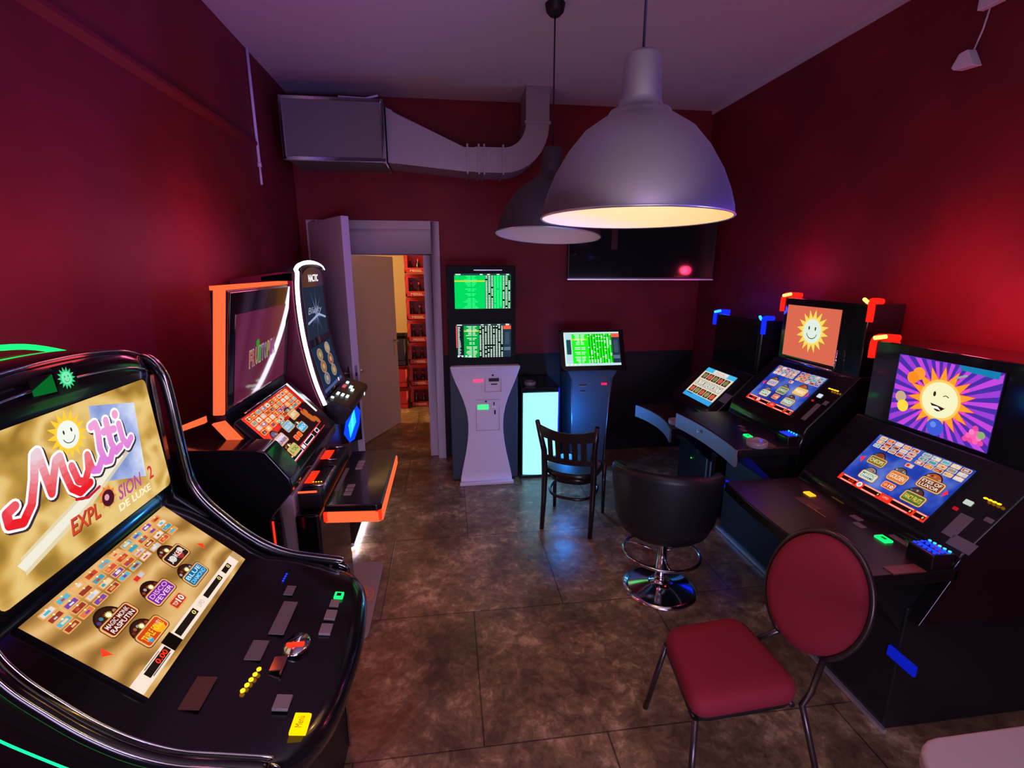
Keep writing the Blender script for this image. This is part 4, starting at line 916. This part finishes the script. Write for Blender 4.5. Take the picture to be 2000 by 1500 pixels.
# ------------------------------------------------------------------ right-hand machines
def right_machine(label, yc, low, upc, zd, xfr, xbody, hw, lightcol, concave, menu, upper, kgap, trim, uw, uh, lights=(1,1), depth0=2.54):
    t = thing('slot_machine', label, 'slot machine', ((xbody+2.54)/2, yc, 0), 'slot machines')
    (cx, cy, cz), tilt, w, h = low; tl = math.radians(tilt)
    up = Vector((math.sin(tl),0,math.cos(tl))); nrm = Vector((-math.cos(tl),0,math.sin(tl)))
    c = Vector((cx,cy,cz)); q = c-nrm*.012
    top = q+up*(h/2+.045); bot = q-up*(h/2+.03)
    ya, yb = yc-hw, yc+hw
    # slanted lower housing
    m = MB(); m.prism([(depth0,zd-.25),(depth0,top.z+.02),(top.x+.02,top.z+.02),(top.x,top.z),(bot.x,bot.z),(bot.x-.03,zd+.004),(bot.x-.03,zd-.05),(xbody,zd-.25)], ya, yb, BLK); m.build('lower_housing', t, bevel=.01)
    # upper housing
    ux, uy, uz = upc
    m = MB(); m.prism([(depth0,top.z+.02),(depth0,uz+uh/2+.045),(ux+.012,uz+uh/2+.045),(ux+.010,uz-uh/2-.04),(ux+.03,top.z+.02)], ya+.02, yb-.02, BLK); m.build('upper_housing', t, bevel=.008)
    A = Art((ux,uy,uz),(0,-1,0),(0,0,1),uw,uh,depth=.008)
    upper(A); A.build('upper_screen', t)
    menu(t, (cx,cy,cz), tilt, w, h)
    # deck with curved front edge
    F = []
    n = 12
    for i in range(n+1):
        y = yb-(yb-ya)*i/n; u = (y-yc)/hw; F.append((xfr+concave*(1-u*u), y))
    m = MB(); m.prism([(bot.x+.0,yb),(bot.x,ya)]+F[::-1], zd-.055, zd, mat('satin_black_deck',(.010,.010,.012),.30), 'z'); m.build('deck', t, bevel=.008, seg=3)
    if trim:
        m = MB(); m.loft([[(x-.006,y,zd-.105),(x-.006,y,zd-.004),(x+.012,y,zd-.004),(x+.012,y,zd-.105)] for x, y in F], trim, smooth=False); m.build('front_trim', t)
    m = MB(); m.prism([(xfr+.10,zd-.055),(xbody+.0,zd-.32),(xbody+.0,zd-.25),(bot.x,zd-.055)], ya+.06, yb-.06, BLKM); m.build('knee_panel', t)
    MB().box((xbody,ya+.05,.0),(depth0,yb-.05,zd-.2), BLKM).build('pedestal', t, bevel=.01)
    m = MB(); m.box((xbody-.016,ya+.03,.004),(xbody+.0,yb-.03,.024), mat('polished_foot_trim',(.85,.85,.9),.3,.8)); m.build('pedestal_foot_trim', t)
    # glowing corner lamps
    for sg, on in ((1, lights[0]), (-1, lights[1])):
        if not on: continue
        y = yb-.02 if sg > 0 else ya+.02; X0 = ux+.02; z0 = uz+uh/2+.05
        m = MB(); m.tube(smooth_path([(X0-.01,y+sg*.012,z0-.10),(X0-.01,y+sg*.012,z0-.02),(X0-.005,y+sg*.0,z0+.008),(X0+.03,y-sg*.02,z0+.012),(X0+.09,y-sg*.03,z0+.008)]), .017, em(lightcol[0],1.8), 8)
        m.tube([(X0-.026,y,z0+.006),(X0-.004,y-sg*.05,z0+.02)], .010, em(lightcol[1],2.4), 8)
        m.build('corner_light', t)
    def onlow(name, u, v, ww, hh, mm, d=.005):
        p = q+Vector((0,-1,0))*((u-.5)*w)+up*((.5-v)*h); return slab(name, t, p+nrm*.0015, (0,-1,0), up, ww, hh, d, mm)
    def ondeck(name, x, y, ww, hh, mm, d=.006): return slab(name, t, (x,y,zd+.0), (0,-1,0), (1,0,0), ww, hh, d, mm)
    return t, onlow, ondeck
ORM2 = em('#e07458',1.0)
def up_sun(A):
    A.rect(0,0,1,1, em('#dc6a50',1.), 1); A.star(.54,.46,.30,.19,16,em('#b88a30',1),2,.12); sunface(A,.535,.45,.295,em('#ffd860',1.05),em('#dff0e0',1.0),3)
def up_boom(A):
    A.rect(0,0,1,1, em('#4a30a8',1.), 1)
    for i in range(30):
        a = 2*PI*i/30; a2 = a+.11; L = .62
        def pt(t_, r): 
            u = .5+r*math.cos(t_); v = .51+r*math.sin(t_)*A.w/A.h; return (min(1,max(0,u)), min(1,max(0,v)))
        # clip the ray to the screen by marching outwards
        def edge(t_):
            r = .05
            while r < .75:
                u = .5+r*math.cos(t_); v = .51+r*math.sin(t_)*A.w/A.h
                if not (0 <= u <= 1 and 0 <= v <= 1): break
                r += .01
            return (min(1,max(0,.5+(r-.01)*math.cos(t_))), min(1,max(0,.51+(r-.01)*math.sin(t_)*A.w/A.h)))
        e1, e2 = edge(a), edge(a2)
        A.poly([(.5,.51), e1, e2], em('#c848e0' if i % 2 else '#a040d8',1.), 2)
        m1 = ((.5+e1[0])/2,(.51+e1[1])/2); m2 = ((.5+e2[0])/2,(.51+e2[1])/2); A.poly([(.5,.51), m1, m2], em('#f050d0',1.), 3)
    A.star(.5,.51,.34,.20,15,em('#ff4058',1.),4,.1); A.star(.5,.51,.325,.19,15,em('#ff9a28',1.1),5,.1); A.disc(.5,.51,.20,em('#ffc860',1.05),6,30); A.disc(.5,.51,.175,em('#f2f0c0',1.05),7,30)
    I = em('#30281c',1); k = A.w/A.h
    A.disc(.445,.44,.014,I,9,12,ry=.026); A.line([(.53,.45),(.555,.43),(.585,.45)],.008,I,9)
    P = [(.42+.155*i/8,.57+.075*math.sin(PI*i/8)*1.1+.02*i/8) for i in range(9)]
    A.poly(P+[(.56,.60),(.5,.585)], em('#3a1418',1), 9); A.poly([P[1],P[2],(.50,.635),P[6],(.5,.60)], em('#ffffff',1), 10)
    for (u,v,r,c,l) in ((.25,.22,.065,'#ff9a30',8),(.195,.29,.062,'#ff8a20',9),(.10,.60,.060,'#c8a888',8),(.14,.72,.062,'#ffd840',9),(.51,.88,.085,'#3c58d0',9),(.49,.85,.03,'#6888f0',10)): A.disc(u,v,r,em(c,1.05),l,20)
    A.poly([(.07,.72),(.10,.69),(.10,.75)],em('#ffd840',1.05),9)
    for j in range(4):
        for i in range(4-j): A.disc(.80+.045*i+.03*j*.8,.90-.055*j,.026,em(random.choice(['#ff60b0','#e848a0','#ff80c0']),1.05),10+j,12)
    A.disc(.93,.80,.035,em('#90b070',1),15,12); A.line([(.62,.17),(.70,.12)],.02,em('#a0a8a0',1),9)
    A.poly([(.62,.0),(.97,.0),(.97,.09),(.64,.06)],em('#1880b0',1.),11)
def up_dark(A):
    A.rect(0,0,1,1, GLS, 1)
def menu_blue1(t, c, tilt, w, h): menu_screen('lower_screen', t, c, -1, tilt, w, h, BLUEP, 'blue', gap=1)
def menu_blue2(t, c, tilt, w, h): menu_screen('lower_screen', t, c, -1, tilt, w, h, BLUEP, 'blue', gap=0)
def menu_book(t, c, tilt, w, h): menu_screen('lower_screen', t, c, -1, tilt, w, h, em('#38a0e0',1), 'book')
# nearest on the right
t, onlow, ondeck = right_machine('black slot machine with purple starburst upper screen, nearest on the right', 1.845,
    ((2.03,1.828,1.002),42.4,.46,.298), (2.2,1.863,1.343), .80, 1.46, 1.785, .43, ('#ff1a10','#ffe060'), -.03, menu_blue1, up_boom, 1, None, .469,.341, lights=(1,0))
for u, v, c_ in ((1.22,.66,0),): 
    m = MB(); p = Vector((2.03,1.828,1.002)); 
onlow('white_button',1.13,.45,.030,.022,em('#d8e8dc',.8)); onlow('red_button',1.09,.60,.018,.014,em('#c01828',.9)); onlow('printed_label',1.20,.80,.05,.11,LBL,.001); onlow('printed_label',1.33,1.0,.09,.05,LBL,.001); onlow('round_label',1.34,.55,.03,.02,LBL,.001)
m = MB(); tl = math.radians(42.4); upv = Vector((math.sin(tl),0,math.cos(tl)))
for i in range(4): p = Vector((2.03,1.828,1.002))+Vector((0,-1,0))*(.46*(.72+.035*i))+upv*(.298*(.5-.32)); m.lathe([(0,.0),(.007,.002),(.007,.005),(0,.008)], AMB, 8, Matrix.Translation(p))
m.build('amber_lights', t)
ondeck('amber_button',1.80,2.07,.05,.035,em('#ffb020',1.6)); ondeck('tray_plate',1.72,1.98,.13,.05,mat('brown_plate',(.12,.06,.04),.35),.003); ondeck('chrome_strip',1.70,1.90,.12,.006,mat('copper_trim',(.8,.45,.3),.2,1.),.006)
ondeck('round_button',1.84,1.82,.05,.03,LBL,.004); ondeck('round_button',1.80,1.76,.05,.03,LBL,.004); ondeck('green_button',1.805,1.64,.055,.04,GRN,.008); ondeck('button_centre',1.805,1.64,.024,.016,em('#088030',1),.0095); ondeck('button_panel',1.87,1.62,.10,.03,LBL,.002); ondeck('red_button',1.86,1.545,.02,.02,em('#d02030',1),.008)
MB().box((1.80,1.425,.79),(1.90,1.535,.858), BLK).build('banknote_acceptor', t, bevel=.006)
m = MB()
for r_ in range(3):
    for i in range(5): m.lathe([(0,0),(.0055,.002),(.0055,.006),(0,.008)], BLU2 if r_ == 0 else BLU, 8, Matrix.Translation((1.885-.034*r_,1.52-.020*i,.858)))
for k in range(2): m.box((1.866-.034*k,1.435,.857),(1.871-.034*k,1.525,.861), BLU)
m.build('blue_lights', t)
ondeck('coin_bowl',1.70,1.44,.05,.14,mat('reddish_plate',(.2,.06,.05),.35),.004)
m = MB(); m.box((1.771,1.38,.355),(1.783,1.50,.40), em('#1424e0',.55)); m.build('blue_payout_light', t)
m = MB(); m.tube([(2.42,1.47,1.18),(2.40,1.475,1.30),(2.42,1.48,1.42)], .012, ALU); m.build('chrome_side_trim', t)
fix(t)
# middle
t, onlow, ondeck = right_machine('black slot machine with a smiling sun on an orange screen, middle of the right row', 2.785,
    ((2.14,2.803,1.166),45.,.446,.313), (2.3,2.843,1.514), .92, 1.60, 1.985, .37, ('#ff1a10','#ffe060'), .03, menu_blue2, up_sun, 0, GREY, .468,.34)
onlow('white_button',1.10,.38,.030,.026,em('#e0e8ff',.9)); onlow('red_button',1.07,.52,.014,.012,em('#c02030',.9)); onlow('printed_label',1.20,.75,.035,.13,LBL,.001); onlow('round_label',1.27,.48,.03,.03,LBL,.001)
m = MB(); tl = math.radians(45); upv = Vector((math.sin(tl),0,math.cos(tl)))
for i in range(4): p = Vector((2.14,2.803,1.166))+Vector((0,-1,0))*(.446*(.66+.045*i))+upv*(.313*(.5-.20)); m.lathe([(0,.0),(.007,.002),(.007,.005),(0,.008)], AMB, 8, Matrix.Translation(p))
m.build('amber_lights', t)
ondeck('green_button',1.80,2.62,.05,.035,GRN,.008); ondeck('button_centre',1.80,2.62,.022,.014,em('#088030',1),.0095); ondeck('round_button',1.87,2.80,.045,.025,LBL,.004); ondeck('round_button',1.84,2.73,.045,.025,LBL,.004)
MB().box((1.92,2.43,.91),(2.005,2.535,.975), BLK).build('banknote_acceptor', t, bevel=.006)
m = MB()
for i in range(4): m.lathe([(0,0),(.005,.002),(.005,.006),(0,.008)], BLU2, 8, Matrix.Translation((1.995,2.525-.022*i,.975)))
for k in range(3): m.box((1.975-.018*k,2.445,.974),(1.980-.018*k,2.53,.978), BLU)
m.build('blue_lights', t); MB().box((1.80,2.49,.921),(1.83,2.51,.925), BLU).build('blue_marker_light', t)
ondeck('coin_bowl',1.83,2.48,.10,.05,mat('brown_plate'),.004)
m = MB(); m.tube([(2.285,2.60,1.32),(2.282,3.09,1.32)], .006, CHR); m.tube([(2.285,2.585,1.32),(2.285,2.585,1.45)], .006, CHR); m.build('chrome_screen_trim', t)
m = MB(); m.lathe([(0,.0),(.012,.0),(.012,.003),(.007,.003),(.007,.001),(0,.001)], CHR, 20, Matrix.Translation((1.612,2.87,.875)) @ Matrix.Rotation(-PI/2,4,'Y')); m.build('trim_lock', t)
m = MB(); m.box((1.955,2.80,.37),(1.983,3.06,.42), em('#0c20ff',1.5)); m.build('blue_payout_light', t)
fix(t)
# far
t, onlow, ondeck = right_machine('smallest black slot machine with blue corner lights, farthest of the right row', 3.57,
    ((2.05,3.552,1.007),44.6,.422,.304), (2.24,3.56,1.33), .77, 1.60, 2.0, .335, ('#1020ff','#30a0ff'), .06, menu_book, up_dark, 0, GREY, .56,.36)
ondeck('yellow_button',1.86,3.30,.05,.035,em('#e8ff20',1.5),.008)
m = MB(); m.tube([(1.90,3.40,.776),(1.87,3.36,.776),(1.85,3.33,.776)], .003, BLU); m.build('blue_arc_light', t)
onlow('printed_label',1.15,.6,.10,.08,LBL,.001)
m = MB(); m.lathe([(0,.0),(.006,.0),(.006,.003),(0,.004)], em('#20ff20',2.), 8, Matrix.Translation((1.995,3.62,.37)) @ Matrix.Rotation(-PI/2,4,'Y')); m.build('green_status_light', t)
for y in (3.30, 3.36):
    m = MB(); m.box((1.985,y-.008,.10),(1.999,y+.008,.60), ALU); m.build('chrome_column', t)
fix(t)
ashtray(1.69, 3.34, .7715, .055, 'clear glass ashtray on the deck of the farthest right machine', CLR)
ashtray(1.745, 2.45, .9215, .058, 'clear glass ashtray beside the green button of the middle right machine', CLR)

# ------------------------------------------------------------------ corner table, sensor
t = thing('side_table', 'pale table top with a rounded corner at the bottom right edge of view', 'table', (1.4, .4, 0))
P = []
x0, y1, x1, y0, r = .945, .735, 1.75, -.2, .09
for (cx,cy,a) in ((x0+r,y1-r,90),(x0+r,y0+r,180),(x1-r,y0+r,270),(x1-r,y1-r,0)):
    for k in range(7): P.append((cx+r*math.cos(math.radians(a+15*k)), cy+r*math.sin(math.radians(a+15*k))))
MB().prism(P, .885,.92, mat('pale_laminate',(.55,.48,.50),.4), 'z').build('table_top', t, bevel=.008, seg=3)
m = MB(); m.lathe([(0,0),(.24,0),(.24,.015),(.03,.03),(.03,.885)], BLKM, 28, Matrix.Translation((1.42,.22,0))); m.build('table_leg', t)
fix(t)
t = thing('ceiling_sensor', 'small white wall sensor on a thin cable high on the right wall', 'sensor', (2.55, 2.36, 2.9))
m = MB(); m.prism([(2.30,2.865),(2.40,2.875),(2.415,2.89),(2.385,2.945),(2.345,2.95)], XR-.055, XR-.001, WHT, 'x'); m.build('housing', t, bevel=.006)
m = MB(); m.tube([(XR-.006,2.36,2.94),(XR-.006,2.33,3.03),(XR-.006,2.315,3.12)], .004, WHT); m.build('cable', t)
m = MB(); m.box((XR-.04,2.25,3.11),(XR-.001,2.35,3.20), WHT); m.build('junction_box', t, bevel=.005)
fix(t)

# ------------------------------------------------------------------ lights
def light(kind, name, loc, col, w, size=.1, rot=None, sy=None, spot=None):
    d = bpy.data.lights.new(name, kind); d.color = lin(col)[:3] if isinstance(col, str) else col; d.energy = w
    if kind == 'AREA':
        d.size = size
        if sy: d.shape = 'RECTANGLE'; d.size_y = sy
    else: d.shadow_soft_size = size
    o = bpy.data.objects.new(name, d); COL.objects.link(o); o.location = loc
    if rot: o.rotation_euler = [math.radians(a) for a in rot]
    return o
light('AREA','high_fill_behind_camera',(.4,-.9,3.3),(.66,.46,.86),9,.9,(38,0,0),.9)  # added fill from above, out of view; no fixture modelled
light('AREA','front_fill_behind_camera',(.3,-1.55,1.15),(.62,.50,.90),20,1.6,(84,0,-6),.7).data.spread = 1.7  # unseen purple fill added to light the room from the front
light('AREA','upward_fill_behind_camera',(.3,-.8,.9),(.76,.60,.80),42,1.6,(172,0,0),.8).data.spread = 1.75  # added upward fill that brightens the ceiling, out of view
light('AREA','blue_fill_right',(2.45,.45,2.0),(.12,.08,1.),8,.3,(99,0,58),.3).data.spread = .95  # added off-frame blue fill for the streak on the near lampshade
light('POINT','bulb_near_lamp',(.655,1.72,2.20),(1.,.52,.17),3.4,.03)
light('POINT','glow_over_orange_machine',(-.86,2.85,2.02),(1.,.12,.28),6.5,.10)  # red light added in mid-air to tint the left wall
light('POINT','glow_over_golden_machine',(-.95,1.75,1.95),(1.,.06,.07),2.4,.10)  # added red fill for the wall behind this machine
light('POINT','glow_beside_golden_machine',(-1.12,1.0,1.75),(1.,.04,.04),.8,.10)  # fainter red fill added in mid-air for the same wall
light('POINT','corner_lamp_red_near',(2.26,1.90,1.72),(1.,.06,.12),6.,.05)
light('POINT','corner_lamp_red_right',(2.30,2.22,1.90),(1.,.05,.12),3.,.05)
light('POINT','corner_lamp_red_left',(2.30,3.25,1.90),(1.,.04,.14),2.2,.05)
light('POINT','corner_lamp_blue_left',(2.30,3.93,1.64),(.03,.06,1.),1.2,.04)
light('POINT','corner_lamp_blue_right',(2.28,3.2,1.64),(.03,.06,1.),1.2,.04)
light('POINT','storage_ceiling_lamp',(-1.5,6.25,2.35),(1.,.60,.26),90,.12)
light('POINT','blue_column_edge',(1.03,4.08,.60),(.03,.28,1.),11.0,.05)

W = bpy.data.worlds.new('World'); S.world = W; W.use_nodes = True
bg = W.node_tree.nodes['Background']; bg.inputs[0].default_value = (.40,.26,.55,1); bg.inputs[1].default_value = .04

# ------------------------------------------------------------------ camera
F = 950.; pitch = math.atan(225/F); yaw = math.atan(127/F*math.cos(pitch))
cd = bpy.data.cameras.new('camera'); cd.sensor_width = 36; cd.lens = 36*F/2000; cd.clip_start = .02
co = bpy.data.objects.new('camera', cd); COL.objects.link(co); co.location = (0,0,1.92); co.rotation_euler = (PI/2-pitch, 0, -yaw)
S.camera = co
v = S.view_settings; v.view_transform = 'Standard'; v.look = 'None'; v.exposure = 0; v.gamma = 1; v.use_curve_mapping = False
